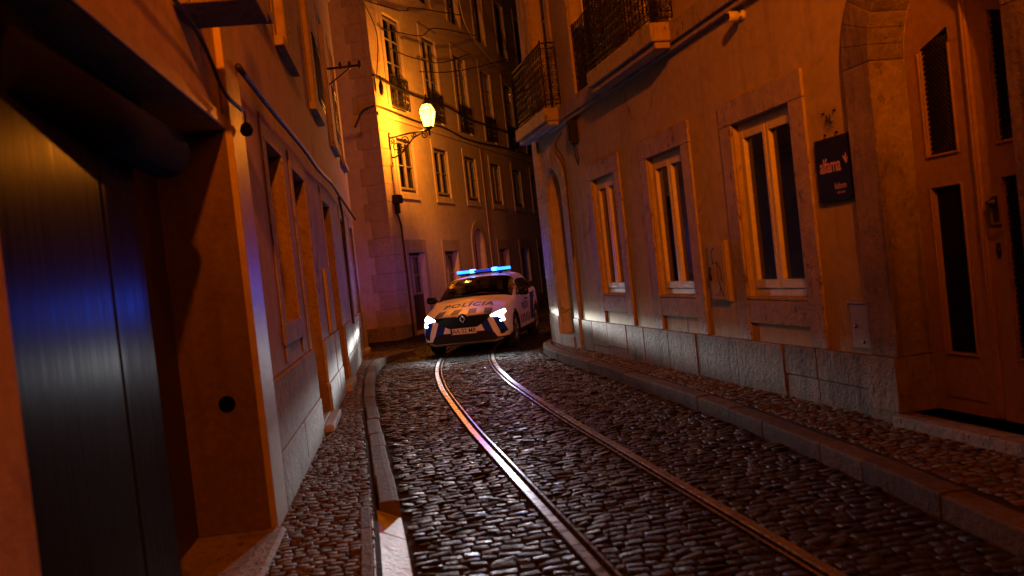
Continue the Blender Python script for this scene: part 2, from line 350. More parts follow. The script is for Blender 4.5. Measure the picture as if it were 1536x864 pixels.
# ------------------------------------------------------------------ the ground, road, kerbs, pavements
g = MB(); g.quad((-150, -150, -.05), (150, -150, -.05), (150, 150, -.05), (-150, 150, -.05)); structure(g.build('ground', M['ground']))
track = catmull([(2.9, -6), (2.2, -3), (1.62, 0), (1.2, 2), (.80, 4.25), (.53, 5.7), (.25, 7.2), (-.10, 9.1), (-.54, 11.8), (-.70, 13), (-.85, 14.4), (-.95, 16), (-.95, 17.5), (-.80, 19), (-.36, 21), (.46, 24), (2.15, 30), (5.0, 40)], 14)
kl = catmull([(.35, -6), (0, -2), (-.3, 1.5), (-.50, 3.5), (-.68, 4.72), (-.92, 6.11), (-1.29, 8.18), (-1.63, 10.1), (-1.95, 11.96), (-2.28, 14.2), (-2.45, 15.6), (-2.50, 16.6), (-2.38, 17.5), (-2.06, 18.1)], 10)
kr = catmull([(3.6, -6), (2.8, -2), (2.4, 1.0), (2.25, 3.0), (2.12, 4.44), (2.04, 5.4), (1.93, 6.4), (1.74, 7.9), (1.46, 9.6), (1.05, 11.9), (.60, 14.4), (.44, 15.6), (.47, 16.5), (.66, 17.3), (1.0, 18.4), (2.0, 22), (4.2, 29.7), (6.9, 39)], 10)
def xat(poly, y): return np.interp(y, poly[:, 1], poly[:, 0])
b = MB(); b.quad((-6, -8, -.011), (12, -8, -.011), (12, 45, -.011), (-6, 45, -.011)); joint = structure(b.build('road_bed', M['asphalt_joint']))
def arclen(p): return np.concatenate([[0], np.cumsum(np.linalg.norm(np.diff(p, axis=0), axis=1))])
def frame_at(poly):
    L = arclen(poly)
    def f(t):
        x = np.interp(t, L, poly[:, 0]); y = np.interp(t, L, poly[:, 1]); e = .3
        dx = np.interp(t + e, L, poly[:, 0]) - np.interp(t - e, L, poly[:, 0]); dy = np.interp(t + e, L, poly[:, 1]) - np.interp(t - e, L, poly[:, 1])
        n = math.hypot(dx, dy); return x, y, dx / n, dy / n
    return f, L[-1]
def sett_mesh(name, stones, mat, hgt, z0, tilt=.03, round_=.0):
    """stones: (x, y, ux, uy, half along, half across, jitter)"""
    G = np.array([-1, -.86, .86, 1.]); gu, gv = np.meshgrid(G, G, indexing='ij'); gu, gv = gu.ravel(), gv.ravel()
    edge = (np.abs(gu) > .9) | (np.abs(gv) > .9); corner = (np.abs(gu) > .9) & (np.abs(gv) > .9)
    S = np.array(stones); N = len(S); sh = np.where(corner, .93, 1.)
    u = (gu * sh)[None] * S[:, 4:5] * (1 + rng.normal(0, .05, (N, 16))); v = (gv * sh)[None] * S[:, 5:6] * (1 + rng.normal(0, .05, (N, 16)))
    x = S[:, 0:1] + u * S[:, 2:3] - v * S[:, 3:4]; y = S[:, 1:2] + u * S[:, 3:4] + v * S[:, 2:3]
    z = np.where(edge, -hgt, 0)[None] + rng.normal(0, hgt * .16, (N, 16)) + rng.normal(0, hgt * .22, (N, 1)) + rng.normal(0, tilt, (N, 1)) * u + rng.normal(0, tilt, (N, 1)) * v + z0
    V = np.stack([x, y, z], -1).reshape(-1, 3)
    F = np.array([(i * 4 + j, i * 4 + j + 1, (i + 1) * 4 + j + 1, (i + 1) * 4 + j) for i in range(3) for j in range(3)])[:, ::-1]
    FA = (F[None] + (np.arange(N) * 16)[:, None, None]).reshape(-1, 4)
    me = bpy.data.meshes.new(name); me.vertices.add(len(V)); me.vertices.foreach_set('co', V.ravel())
    me.loops.add(FA.size); me.loops.foreach_set('vertex_index', FA.ravel()); me.polygons.add(len(FA)); me.polygons.foreach_set('loop_start', np.arange(len(FA)) * 4)
    me.polygons.foreach_set('use_smooth', np.ones(len(FA), bool)); me.update(); me.validate(); me.materials.append(mat)
    bm = bmesh.new(); bm.from_mesh(me); bm.normal_update()
    if sum(f.normal.z for f in list(bm.faces)[:90]) < 0: bmesh.ops.reverse_faces(bm, faces=bm.faces)
    bm.to_mesh(me); bm.free()
    o = bpy.data.objects.new(name, me); COL.objects.link(o); return structure(o)
GA = .475
ft, TL = frame_at(track); st = []; t = 3.5
while t < 40:
    row = random.uniform(.078, .100) if t < 32 else .16; w_ = -6. + random.uniform(0, .12)
    wob = [random.uniform(-.03, .03) for _ in range(4)]
    while w_ < 7:
        k = random.uniform(.065, .15); c = w_ + k / 2; w_ += k + .007
        tt = t + row / 2 + .05 * math.sin(c * 1.3 + t * .15) + .012 * math.sin(c * 7 + t)
        x, y, dx, dy = ft(tt); X, Y = x + dy * c, y - dx * c
        for rw in (-GA, GA):       # the setts stop at the rails
            lo, hi = rw - .085, rw + .085
            if rw < 0: lo, hi = rw - .05, rw + .09
            else: lo, hi = rw - .09, rw + .05
            a0, a1 = c - k / 2, c + k / 2
            if a1 > lo and a0 < hi:
                if c < (lo + hi) / 2: a1 = min(a1, lo)
                else: a0 = max(a0, hi)
                if a1 - a0 < .03: k = 0
                else: c = (a0 + a1) / 2; k = a1 - a0; X, Y = x + dy * c, y - dx * c
        if k == 0: continue
        if Y < 18.15 and X < xat(kl, Y) + .05: continue
        if X > xat(kr, Y) - .04: continue
        if Y > 16.6 and X > .7 + .284 * (Y - 16.55): continue
        if (X - FF.o[0]) * .96195 - Y * .27323 < .02 and Y > 23: continue
        st.append((X, Y, dx, dy, row / 2 - .004, k / 2 - .001, 0))
    t += row
sett_mesh('road', st, M['setts_road'], .008, .003, .07)
# pavements
def pavement(name, path, off0, wallf, mat, y0, y1, size, sgn):
    f, L = frame_at(path); st = []; t = 0
    while t < L:
        row = size * random.uniform(.85, 1.15); w_ = off0 + random.uniform(0, .03)
        x, y, dx, dy = f(t)
        if y0 < y < y1:
            while w_ < 1.6:
                k = size * random.uniform(.8, 1.45); c = w_ + k / 2; w_ += k + .006
                tt = t + .03 * math.sin(c * 5) + .02 * math.sin(t * 1.7)
                x, y, dx, dy = f(tt); X, Y = x + sgn * dy * c, y - sgn * dx * c
                if not wallf(X, Y): continue
                st.append((X, Y, dx, dy, row / 2 - .002, k / 2 - .001, 0))
        t += row
    return sett_mesh(name, st, mat, .007, .122, .07)
wl = lambda X, Y: X > FL.o[0] - .1175 * Y + .0 or Y > 20.4
wr = lambda X, Y: X < (FR.o[0] - .20667 * Y if Y < 16.6 else .67 + .284 * (Y - 16.55))
pavement('sidewalk', kl, .17, wl, M['setts_walk'], 2.2, 18.4, .062, -1)
pavement('sidewalk', kr, .20, wr, M['setts_walk'], 2.4, 30, .074, 1)
b = MB()
def strip(path, sgn, o0, o1, z, mb):
    N = len(path); T = np.gradient(path, axis=0); T /= np.linalg.norm(T, axis=1)[:, None]; nx, ny = sgn * T[:, 1], -sgn * T[:, 0]
    A = [(path[i, 0] + nx[i] * o0, path[i, 1] + ny[i] * o0, z) for i in range(N)]; B = [(path[i, 0] + nx[i] * o1, path[i, 1] + ny[i] * o1, z) for i in range(N)]
    mb.add(A + B, [(i, i + 1, N + i + 1, N + i) for i in range(N - 1)])
strip(kl, -1, .15, 1.7, .112, b); structure(b.build('sidewalk_bed', M['asphalt_joint']))
b = MB(); strip(kr, 1, .15, 1.5, .112, b); structure(b.build('sidewalk_bed', M['asphalt_joint']))
def kerb(path, sgn, wd, t0, t1, top=.13):
    f, L = frame_at(path); mb = MB(); t = t0
    while t < min(t1, L):
        ln = random.uniform(.55, 1.05); e = min(t + ln, min(t1, L)); n = 4; ring_ = []
        dz = random.uniform(-.006, .006); do = random.uniform(-.006, .006)
        for i in range(n + 1):
            x, y, dx, dy = f(t + .004 + (e - t - .008) * i / n); j = random.uniform(-.004, .004)
            q = lambda o, z: (x + sgn * dy * (o + do), y - sgn * dx * (o + do), z)
            ring_.append([q(.0 + j, -.04), q(.004 + j, top + dz - .014 + j), q(.014 + j, top + dz - .003), q(.05, top + dz + .002), q(wd - .01, top + dz), q(wd, top + dz - .012), q(wd, -.04)])
        vs = [p for r in ring_ for p in r]; fs = []
        for i in range(n):
            for j in range(6): fs.append((i * 7 + j, i * 7 + j + 1, (i + 1) * 7 + j + 1, (i + 1) * 7 + j))
        fs += [tuple(range(7)), tuple(range(n * 7 + 6, n * 7 - 1, -1))]
        mb.add(vs, fs, False); t = e
    return mb
lk = arclen(kl); ty = lambda path, y: np.interp(y, path[:, 1], arclen(path))
structure(kerb(kl, -1, .14, ty(kl, 5.86), 99).build('kerb', M['kerb'], bevel=.004))
structure(kerb(kr, 1, .16, ty(kr, -3), ty(kr, 30)).build('kerb', M['kerb'], bevel=.004))
# lowered kerb in front of the garage: a sloping pale slab with a stone edging
f, L = frame_at(kl); mb = MB(); eb = MB(); t = ty(kl, 1.6); tE = ty(kl, 5.83)
while t < tE - .1:
    e = min(t + 1.25, tE)
    P = [f(t + .004), f((t + e) / 2), f(e - .004)]
    q = lambda p, o, z: (p[0] - p[3] * o, p[1] + p[2] * o, z)
    rows = [[q(p, .0, -.04), q(p, .0, .022), q(p, .19, .116), q(p, .19, -.04)] for p in P]
    mb.add([v for r in rows for v in r], [(i * 4 + j, i * 4 + j + 1, i * 4 + 5 + j, i * 4 + 4 + j) for i in range(2) for j in range(3)] + [(0, 1, 2, 3), (11, 10, 9, 8)])
    rows = [[q(p, .193, -.04), q(p, .193, .13), q(p, .255, .13), q(p, .255, -.04)] for p in P]
    eb.add([v for r in rows for v in r], [(i * 4 + j, i * 4 + j + 1, i * 4 + 5 + j, i * 4 + 4 + j) for i in range(2) for j in range(3)] + [(0, 1, 2, 3), (11, 10, 9, 8)])
    t = e
structure(mb.build('kerb_ramp', weathered('ramp_stone', (.50, .50, .48), (.6, .6, .58), (.2, .18, .16), scale=3, bump=.3, pits=.3, streak=.5, rough=.5, spec=.3), bevel=.006)); structure(eb.build('kerb_edging', M['kerb'], bevel=.006))
# tram track
tr = empty('tram_track'); tag(tr, 'pair of grooved steel tram rails curving through the cobbled street', 'tram track')
for sgn in (-1, 1):
    mb = MB(); gb = MB(); prof = [(-.034, -.03), (-.034, .010), (-.028, .014), (.022, .013), (.028, .008), (.030, -.028)] ; lip = [(.058, -.028), (.059, .009), (.062, .012), (.078, .011), (.08, -.03)]
    f, L = frame_at(track); ts = np.arange(1.5, L - .2, .25)
    for pr in (prof, lip):
        rows = []
        for t in ts:
            x, y, dx, dy = f(t); rows.append([(x + dy * (sgn * GA - sgn * o), y - dx * (sgn * GA - sgn * o), z) for o, z in pr])
        k = len(pr); mb.add([v for r in rows for v in r], [(i * k + j, i * k + j + 1, (i + 1) * k + j + 1, (i + 1) * k + j) for i in range(len(ts) - 1) for j in range(k - 1)], False)
    rows = []
    for t in ts:
        x, y, dx, dy = f(t); rows.append([(x + dy * (sgn * GA - sgn * o), y - dx * (sgn * GA - sgn * o), -.022) for o in (.03, .058)])
    gb.add([v for r in rows for v in r], [(i * 2, i * 2 + 1, i * 2 + 3, i * 2 + 2) for i in range(len(ts) - 1)])
    ro = mb.build('rail', M['rail'], tr); gb.build('groove', M['rail_groove'], ro)

# ------------------------------------------------------------------ ochre house on the right
H = 15.
br = FR.empty('townhouse'); tag(br, 'ochre townhouse with stone window surrounds, iron balconies and arched doors by the pavement', 'townhouse')
gw = [(7.86, 8.97), (10.22, 11.30), (12.58, 13.60)]
DOORC, DR = 5.99, .65
ops = [dict(a=a, b=b_, c=1.0, d=2.67, dep=.10) for a, b_ in gw]
ops += [dict(a=DOORC - DR, b=DOORC + DR, c=.2, d=2.72 + DR, dep=.27, arch=2.72), dict(a=15.2, b=16.2, c=.2, d=3.1, dep=.4, arch=2.6)]
fw_ = [(7.9, 8.95), (10.3, 11.4), (12.75, 13.85), (15.1, 16.2), (4.6, 5.7)]
ops += [dict(a=a, b=b_, c=3.97, d=6.5, dep=.22) for a, b_ in fw_]
ops += [dict(a=a, b=b_, c=7.7, d=10.0, dep=.22) for a, b_ in fw_]
mb = MB(); wall_panel(mb, -3, 16.85, 0, H, ops, 1)
mb.quad((16.85, 0, 0), (16.85, 0, H), (16.85 + 13 * .885, -13 * .465, H), (16.85 + 13 * .885, -13 * .465, 0))   # side along the next street
mb.build('wall', M['plaster_ochre'], br)
# plinth with stone joints, interrupted at the doors
mb = MB(); s = -2.
blocks = [(-2, 4.95), (7.02, 14.8)]
def stones(mb, a, b, sg, p0, p1, z0, z1, lo=.5, hi=1.0, gap=.005):
    s = a
    while s < b - .01:
        e = s + random.uniform(lo, hi)
        if b - e < lo * .6: e = b
        q = p1 + random.uniform(-.008, .008)
        if random.random() < .35 and z1 - z0 > .35:
            zz = z0 + (z1 - z0) * random.uniform(.35, .6); mb.box(s + gap, e - gap, sg * p0, sg * q, z0, zz - gap / 2); mb.box(s + gap, e - gap, sg * p0, sg * (q + .004), zz + gap / 2, z1)
        else: mb.box(s + gap, e - gap, sg * p0, sg * q, z0, z1)
        s = e
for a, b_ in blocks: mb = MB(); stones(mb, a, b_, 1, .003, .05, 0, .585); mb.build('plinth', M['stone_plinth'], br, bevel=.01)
mb = MB(); mb.box(16.5, 16.86, .003, .07, 0, .62); mb.build('plinth', M['stone_pale'], br, bevel=.01)
for (a, b_) in gw:
    w1 = window(br, a, b_, 1.0, 2.67, .10, 1, M['white_paint'], bars=0, fw=.065)
    mb = MB(); wd = .24; ring(mb, a, b_, 1.0, 2.67, wd, 1, .002, .032, top=.235, foot=.588)
    mb.build('surround', M['stone'], w1, bevel=.008)
    mb = MB(); mb.box(a, b_, -.08, .026, .985, 1.012); mb.box(a + .004, b_ - .004, .002, .028, .76, .978); mb.build('sill', M['stone'], w1, bevel=.006)
# big arched double door
dr = MB(); LY = -.27; y0 = LY; y1 = LY + .045
def leaf(mb, x0, x1, hinge):
    """stiles and rails with openings; glass upper and lower, wooden panel below; the head follows the arch"""
    st = .21; g0, g1 = (x0 + st * .82, x1 - st * .78) if hinge else (x0 + st * .78, x1 - st * .82)
    top = lambda x: 2.72 + math.sqrt(max(0, (DR - .01) ** 2 - (x - DOORC) ** 2))
    def head(a, b, z):
        n = 6; pts = [(a, z)] + [(a + (b - a) * i / n, top(a + (b - a) * i / n)) for i in range(n + 1)] + [(b, z)]
        mb.prism(pts, y0, y1)
    mb.box(x0, g0, y0, y1, .2, 2.72); mb.box(g1, x1, y0, y1, .2, 2.72); head(x0, g0, 2.722); head(g1, x1, 2.722)
    for a, b_ in ((.2, .62), (1.77, 2.0)): mb.box(g0, g1, y0, y1, a, b_)
    hi = 2.86 if not hinge else 2.86
    n = 6
    zt = lambda x: 2.88 - .16 * abs(x - DOORC) / DR * 1.2
    mb.prism([(g0, zt(g0))] + [(g0 + (g1 - g0) * i / n, max(zt(g0) + .02, top(g0 + (g1 - g0) * i / n))) for i in range(n + 1)] + [(g1, zt(g1))], y0, y1)
    return g0, g1, zt
ga = leaf(dr, DOORC + .012, DOORC + DR - .003, True); gb_ = leaf(dr, DOORC - DR + .003, DOORC - .012, False)
door = dr.build('door', M['wood_orange'], br, bevel=.006)
mb = MB(); mb.box(DOORC - .022, DOORC + .022, LY + .046, LY + .075, .22, 3.3); mb.box(DOORC - .011, DOORC + .011, LY + .075, LY + .088, .25, 3.28)
mb.build('astragal', M['wood_orange'], door, bevel=.006)
mb = MB()
for (g0, g1, zt) in (ga, gb_):
    for a, b_, e0, e1 in ((.62, 1.77, 0, 0), (2.0, 2.70, 0, 0)):
        yy = LY + .046; t_ = .018
        mb.box(g0 - t_, g0, yy, yy + .016, a - t_, b_ + t_); mb.box(g1, g1 + t_, yy, yy + .016, a - t_, b_ + t_); mb.box(g0, g1, yy, yy + .016, a - t_, a); mb.box(g0, g1, yy, yy + .016, b_, b_ + t_) if b_ < 2 else None
    x0, x1 = g0 - .05, g1 + .05; pts = [(x0, .30), (x1, .30), (x1, .50), (x1 - .05, .52), (x1 - .07, .57), (x0 + .07, .57), (x0 + .05, .52), (x0, .50)]
    mb.prism(pts, LY + .046, LY + .058)
mb.build('moulding', M['wood_orange'], door, bevel=.005)
mb = MB()
for (g0, g1, zt) in (ga, gb_):
    mb.quad((g0 - .01, LY + .012, .6), (g1 + .01, LY + .012, .6), (g1 + .01, LY + .012, 1.79), (g0 - .01, LY + .012, 1.79)); mb.quad((g0 - .01, LY + .012, 1.98), (g1 + .01, LY + .012, 1.98), (g1 + .01, LY + .012, 2.95), (g0 - .01, LY + .012, 2.95))
pn = mb.build('pane', plain('door_glass', (.006, .006, .006), .3, 0, .06), door)
for (g0, g1, zt), lo in ((ga, 2.0), (gb_, 2.0), (gb_, .62)):
    mb = MB()
    hi_ = 1.77 if lo < 1 else zt((g0 + g1) / 2)
    n = int((hi_ - lo) / .035)
    for j in range(-8, n + 1):       # diagonal lattice of the glass grille
        for d_ in (1, -1):
            z_ = lo + j * .035; xa, xb = (g0, g1) if d_ > 0 else (g1, g0)
            za, zb = z_, z_ + (g1 - g0); ta = max(0, (lo - za) / (zb - za)); tb = min(1, (hi_ - za) / (zb - za))
            if tb - ta < .05: continue
            mb.tube([(xa + (xb - xa) * ta, LY + .025, za + (zb - za) * ta), (xa + (xb - xa) * tb, LY + .025, za + (zb - za) * tb)], .0035, 4)
    mb.build('grille', M['iron'], door)
mb = MB(); yy = LY + .046
mb.box(5.86, 5.90, yy, yy + .012, 1.50, 1.66); mb.lathe([(.03, 0), (.034, .02), (.02, .035), (.012, .06)], 12, 'y', (5.88, yy + .01, 1.62)); mb.tube([(5.88, yy + .06, 1.62), (5.88, yy + .065, 1.56), (5.87, yy + .065, 1.47), (5.78, yy + .06, 1.47)], [.011, .011, .012, .011], 8)
mb.build('handle', M['iron'], door, bevel=.002)
mb = MB(); mb.lathe([(.022, 0), (.026, .006), (.012, .016)], 12, 'y', (5.89, yy, 1.31)); mb.box(5.875, 5.905, yy, yy + .006, 1.26, 1.36); mb.build('escutcheon', M['iron'], door)
mb = MB(); mb.box(DOORC - DR, DOORC + DR, LY - .5, LY - .02, .2, 3.4); mb.build('hall_lining', M['room'], door)
mb = MB(); arch_ring(mb, DOORC, 2.72, DR - .012, DR + .32, .6, 1, LY + .05, .07)
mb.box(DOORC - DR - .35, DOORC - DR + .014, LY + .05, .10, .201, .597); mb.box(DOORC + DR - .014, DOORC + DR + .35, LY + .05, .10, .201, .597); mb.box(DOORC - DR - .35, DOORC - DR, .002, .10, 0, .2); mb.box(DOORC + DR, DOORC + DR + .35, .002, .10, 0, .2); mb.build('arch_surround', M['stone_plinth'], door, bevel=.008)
mb = MB(); mb.box(DOORC - DR + .002, DOORC + DR - .002, LY, .16, .0, .2); mb.build('doorstep', M['stone_dark'], door, bevel=.012)
# narrow arched entry near the corner
mb = MB(); mb.prism([(15.205, .3), (15.205, 2.6)] + arch_pts(15.7, 2.6, .495, 14)[1:-1] + [(16.195, 2.6), (16.195, .3)], -.40, -.36)
d2 = mb.build('door', M['dark_wood'], br); mb = MB()
for a, b_ in ((15.27, 15.66), (15.74, 16.13)):
    for c, e in ((.42, 1.05), (1.15, 2.3)): mb.box(a, b_, -.36, -.335, c, e)
mb.build('door_panel', M['dark_wood'], d2, bevel=.012)
mb = MB(); mb.box(15.69, 15.71, -.358, -.32, .32, 2.9); mb.lathe([(.02, 0), (.03, .03), (.02, .05)], 10, 'y', (15.62, -.358, 1.2)); mb.build('knob', M['iron_worn'], d2)
mb = MB(); arch_ring(mb, 15.7, 2.6, .5, .78, .6, 1, .002, .06); mb.box(14.9, 15.2, .002, .08, 0, .597); mb.box(16.2, 16.49, .002, .08, 0, .597); mb.box(15.62, 15.78, .061, .09, 3.1, 3.4); mb.build('arch_surround', M['stone_pale'], d2, bevel=.008)
mb = MB(); mb.box(15.203, 16.197, -.4, .10, 0, .3); mb.build('doorstep', M['stone_pale'], d2, bevel=.012)
# corner pilaster, string course
mb = MB(); z = .625
while z < H: mb.box(16.53, 16.88, -.02, .05, z + .003, min(H, z + .52) - .003); z += .52
mb.build('corner_pilaster', M['stone'], br, bevel=.008)
mb = MB(); mb.box(-3, 16.5, .002, .11, 3.74, 3.95); mb.box(-3, 16.5, .002, .07, 3.68, 3.738); mb.build('string_course', M['stone'], br, bevel=.01)
for i, (a, b_) in enumerate(fw_):
    for c, e in ((3.97, 6.5), (7.7, 10.0)):
        ww = window(br, a, b_, c, e, .22, 1, M['white_paint'], bars=2, fw=.06)
        mb = MB(); ring(mb, a, b_, c, e, .2, 1, .002, .05, foot=c - .02); mb.build('surround', M['stone'], ww, bevel=.008)
def balcony(parent, a, b, z, proj, hgt, sg, slab=True):
    mb = MB(); mb.box(a, b, sg * .112, sg * proj, z - .20, z); mb.box(a + .03, b - .03, sg * .112, sg * (proj - .05), z - .27, z - .203)
    bo = mb.build('balcony', M['stone'], parent, bevel=.012)
    mb = MB(); ironwork(mb, a + .05, b - .05, z + .06, z + hgt, sg * (proj - .05))
    for q in (a + .05, b - .05): ironwork(mb, *sorted((sg * .05, sg * (proj - .05))), z + .06, z + hgt, q, axis='y')
    for q in (a + .05, b - .05): mb.tube([(q, sg * (proj - .05), z), (q, sg * (proj - .05), z + hgt + .04)], .014, 6)
    mb.build('railing', M['iron_worn'], bo); return bo
balcony(br, 9.95, 12.3, 3.955, .34, 1.02, 1)
balcony(br, 14.62, 16.8, 3.955, .34, 1.02, 1)
mb = MB(); ironwork(mb, 12.76, 13.84, 4.0, 5.0, .0); mb.build('window_railing', M['iron'], br)

# ------------------------------------------------------------------ rose house on the left with the garage
bl = FL.empty('townhouse'); tag(bl, 'weathered rose townhouse with a steel garage door and deep stone doorways', 'townhouse')
ops = [dict(a=2.25, b=5.5, c=.0, d=2.55, dep=.48), dict(a=7.25, b=8.2, c=1.31, d=2.75, dep=.17),
       dict(a=8.93, b=10.04, c=.0, d=2.73, dep=.22), dict(a=12.2, b=13.4, c=.0, d=2.71, dep=.22), dict(a=15.6, b=16.75, c=.9, d=2.7, dep=.2), dict(a=18.3, b=19.3, c=.0, d=2.7, dep=.2)]
up = [(6.9, 7.9), (9.0, 10.0), (12.3, 13.3), (15.7, 16.7), (18.2, 19.2)]
ops += [dict(a=a, b=b_, c=4.0, d=6.3, dep=.2) for a, b_ in up] + [dict(a=a, b=b_, c=7.6, d=9.7, dep=.2) for a, b_ in up]
mb = MB(); wall_panel(mb, -7, 20.2, 0, H, ops, -1); mb.quad((20.2, 0, 0), (20.2, 0, H), (20.2, 9, H), (20.2, 9, 0)); mb.build('wall', M['plaster_rose'], bl)
mb = MB()
for i, (a, b_) in enumerate([(6.02, 8.9), (10.08, 12.16), (13.44, 18.26), (19.34, 20.22)]):
    mb = MB(); stones(mb, a, b_, -1, .003, .045, 0, .485, .9, 1.6, .004); stones(mb, a, b_, -1, .003, .038, .49, .965, .9, 1.6, .004); mb.build('plinth', M['stone_pale'], bl, bevel=.01)
mb = MB(); mb.box(5.503, 5.99, -.002, -.05, 0, H); mb.box(-1, 6.0, -.002, -.02, 2.553, 2.64)
mb.build('pilaster', M['sheen_paint'], bl, bevel=.025)
# garage door
mb = MB(); mb.box(5.487, 5.4985, -.012, .47, .146, 2.545); mb.build('door_reveal', weathered('reveal_dark', (.125, .085, .06), (.16, .11, .08), (.06, .04, .03), scale=3, bump=.25, streak=.6, pits=.3), bl)  # far jamb lined in a darker tone than the wall plaster
mb = MB(); y0 = .46; mb.box(0, 1.29, -.045, 0, .15, 2.5); mb.box(1.315, 1.98, -.045, 0, .15, 2.5)
gd = mb.build('garage_door', M['sheet_steel'], bl, bevel=.012, loc=(2.27, .10, 0)); gd.rotation_euler = (0, 0, R_(4.3))
mb = MB(); mb.box(4.27, 5.49, y0 - .05, y0, .15, 2.5); mb.build('side_panel', M['dark_wood'], bl, bevel=.01)
mb = MB(); mb.box(2.26, 5.49, y0 + .002, y0 + .02, 0, 2.55); mb.build('door_backing', M['room'], bl)
mb = MB(); mb.box(2.252, 5.498, .46, -.10, .0, .145); mb.build('threshold', M['stone_dark'], bl, bevel=.02)
mb = MB(); mb.lathe([(.11, 0), (.125, .01), (.125, 1.99), (.11, 2.0)], 24, 'x', (2.6, .14, 2.30)); mb.box(2.5, 4.5, .20, .3, 2.28, 2.54)
mb.build('shutter_drum', plain('drum_black', (.01, .009, .008), .95, 0, .05), bl)
mb = MB(); mb.lathe([(.0, 0), (.05, 0), (.05, .004), (.0, .004)], 16, 'x', (5.482, .16, .92)); mb.build('wall_hole', plain('hole_black', (.004, .003, .003), 1, 0, 0), bl, smooth=False)
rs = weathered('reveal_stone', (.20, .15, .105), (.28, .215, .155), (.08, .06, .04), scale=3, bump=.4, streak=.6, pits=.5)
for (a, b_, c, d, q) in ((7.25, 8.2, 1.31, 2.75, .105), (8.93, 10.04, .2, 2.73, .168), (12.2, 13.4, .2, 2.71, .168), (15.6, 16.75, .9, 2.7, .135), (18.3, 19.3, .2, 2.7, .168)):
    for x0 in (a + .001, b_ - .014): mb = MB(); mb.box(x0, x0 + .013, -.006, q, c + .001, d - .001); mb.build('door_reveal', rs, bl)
# balcony above the garage
mb = MB(); mb.box(4.5, 4.95, -.002, -.40, 3.0, 3.16); bo = mb.build('balcony', M['stone_dark'], bl, bevel=.012)
mb = MB(); ironwork(mb, 4.53, 4.92, 3.2, 4.1, -.38); mb.build('railing', M['iron'], bo)
# window, doorways
w1 = window(bl, 7.25, 8.2, 1.31, 2.75, .17, -1, M['dark_wood'], bars=1)
mb = MB(); ring(mb, 7.25, 8.2, 1.31, 2.75, .20, -1, .002, .014, foot=1.0); mb.build('surround', M['stone'], w1, bevel=.008)
mb = MB(); mb.box(7.02, 8.43, -.002, -.024, 1.13, 1.305); mb.build('sill', M['stone'], w1, bevel=.01)
w1 = window(bl, 15.6, 16.75, .9, 2.7, .2, -1, M['dark_wood'], bars=1); mb = MB(); ring(mb, 15.6, 16.75, .9, 2.7, .18, -1, .002, .014, foot=.97); mb.build('surround', M['stone'], w1, bevel=.008)
for a, b_, d_, stp in ((8.93, 10.04, 2.73, .12), (12.2, 13.4, 2.71, .14), (18.3, 19.3, 2.7, .12)):
    mb = MB(); mb.box(a + .003, b_ - .003, .17, .22, .2, d_ - .003); dd = mb.build('door', M['dark_wood'], bl); mb = MB(); mid = (a + b_) / 2
    for x0, x1 in ((a + .08, mid - .05), (mid + .05, b_ - .08)):
        for c, e in ((.32, .95), (1.05, 2.0), (2.08, d_ - .08)): mb.box(x0, x1, .15, .168, c, e)
    mb.build('door_panel', M['dark_wood'], dd, bevel=.01)
    mb = MB(); ring(mb, a, b_, .97, d_, .17, -1, .002, .014, foot=.97); mb.build('surround', M['stone'], dd, bevel=.008)
    mb = MB(); mb.box(a + .003, b_ - .003, .22, -.02, 0, .2); mb.box(a + .1, b_ + .1, -.0201, -.12, 0, .07 + stp); mb.build('doorstep', M['stone_pale'], dd, bevel=.012)
for a, b_ in up:
    for c, e in ((4.0, 6.3), (7.6, 9.7)):
        ww = window(bl, a, b_, c, e, .2, -1, M['dark_green'], bars=2); mb = MB(); ring(mb, a, b_, c, e, .18, -1, .002, .014, foot=c); mb.box(a - .2, b_ + .2, -.002, -.09, c - .1, c - .002); mb.build('surround', M['stone'], ww, bevel=.008)
for i, (a, b_) in enumerate(up[2:4]):
    mb = MB(); ironwork(mb, a, b_, 4.05, 4.95, -.12); mb.build('window_railing', M['iron'], bl)

# ------------------------------------------------------------------ cream house at the bend
bf = FF.empty('townhouse'); tag(bf, 'tall cream townhouse at the bend, lit by the street lantern, with rows of casement windows', 'townhouse')
cols_ = [(25.35, 26.55), (28.2, 29.4), (31.05, 32.25), (33.95, 35.15), (36.9, 38.1), (39.8, 41.0), (42.7, 43.9)]
ops = []
for i, (a, b_) in enumerate(cols_):
    if i == 2: ops.append(dict(a=31.1, b=32.2, c=.1, d=2.95, dep=.3, arch=2.4))
    elif i == 0: ops.append(dict(a=a, b=b_, c=.1, d=2.22, dep=.2))
    else: ops.append(dict(a=a, b=b_, c=.9, d=2.22, dep=.2))
    ops += [dict(a=a, b=b_, c=3.88, d=5.32, dep=.08), dict(a=a, b=b_, c=6.12, d=8.68, dep=.10), dict(a=a, b=b_, c=9.75, d=11.9, dep=.2)]
HF = 17
mb = MB(); wall_panel(mb, 24.3, 50, -.05, HF, ops, -1); mb.quad((24.3, 0, -.05), (24.3, 0, HF), (24.3, 10, HF), (24.3, 10, -.05)); mb.build('wall', M['plaster_cream'], bf)
mb = MB(); stones(mb, 24.26, 25.33, -1, .003, .035, -.05, .34, .8, 1.3); stones(mb, 26.57, 31.08, -1, .003, .035, -.05, .34, .8, 1.3); stones(mb, 32.22, 46, -1, .003, .035, -.05, .34, .8, 1.3)
for k in range(6): mb.box(24.27, 24.297, .003 + k * 1.2, 1.2 * k + 1.19, -.05, .34)
mb.build('plinth', M['stone_dark'], bf, bevel=.01)
mb = MB(); z = .345; k = 0
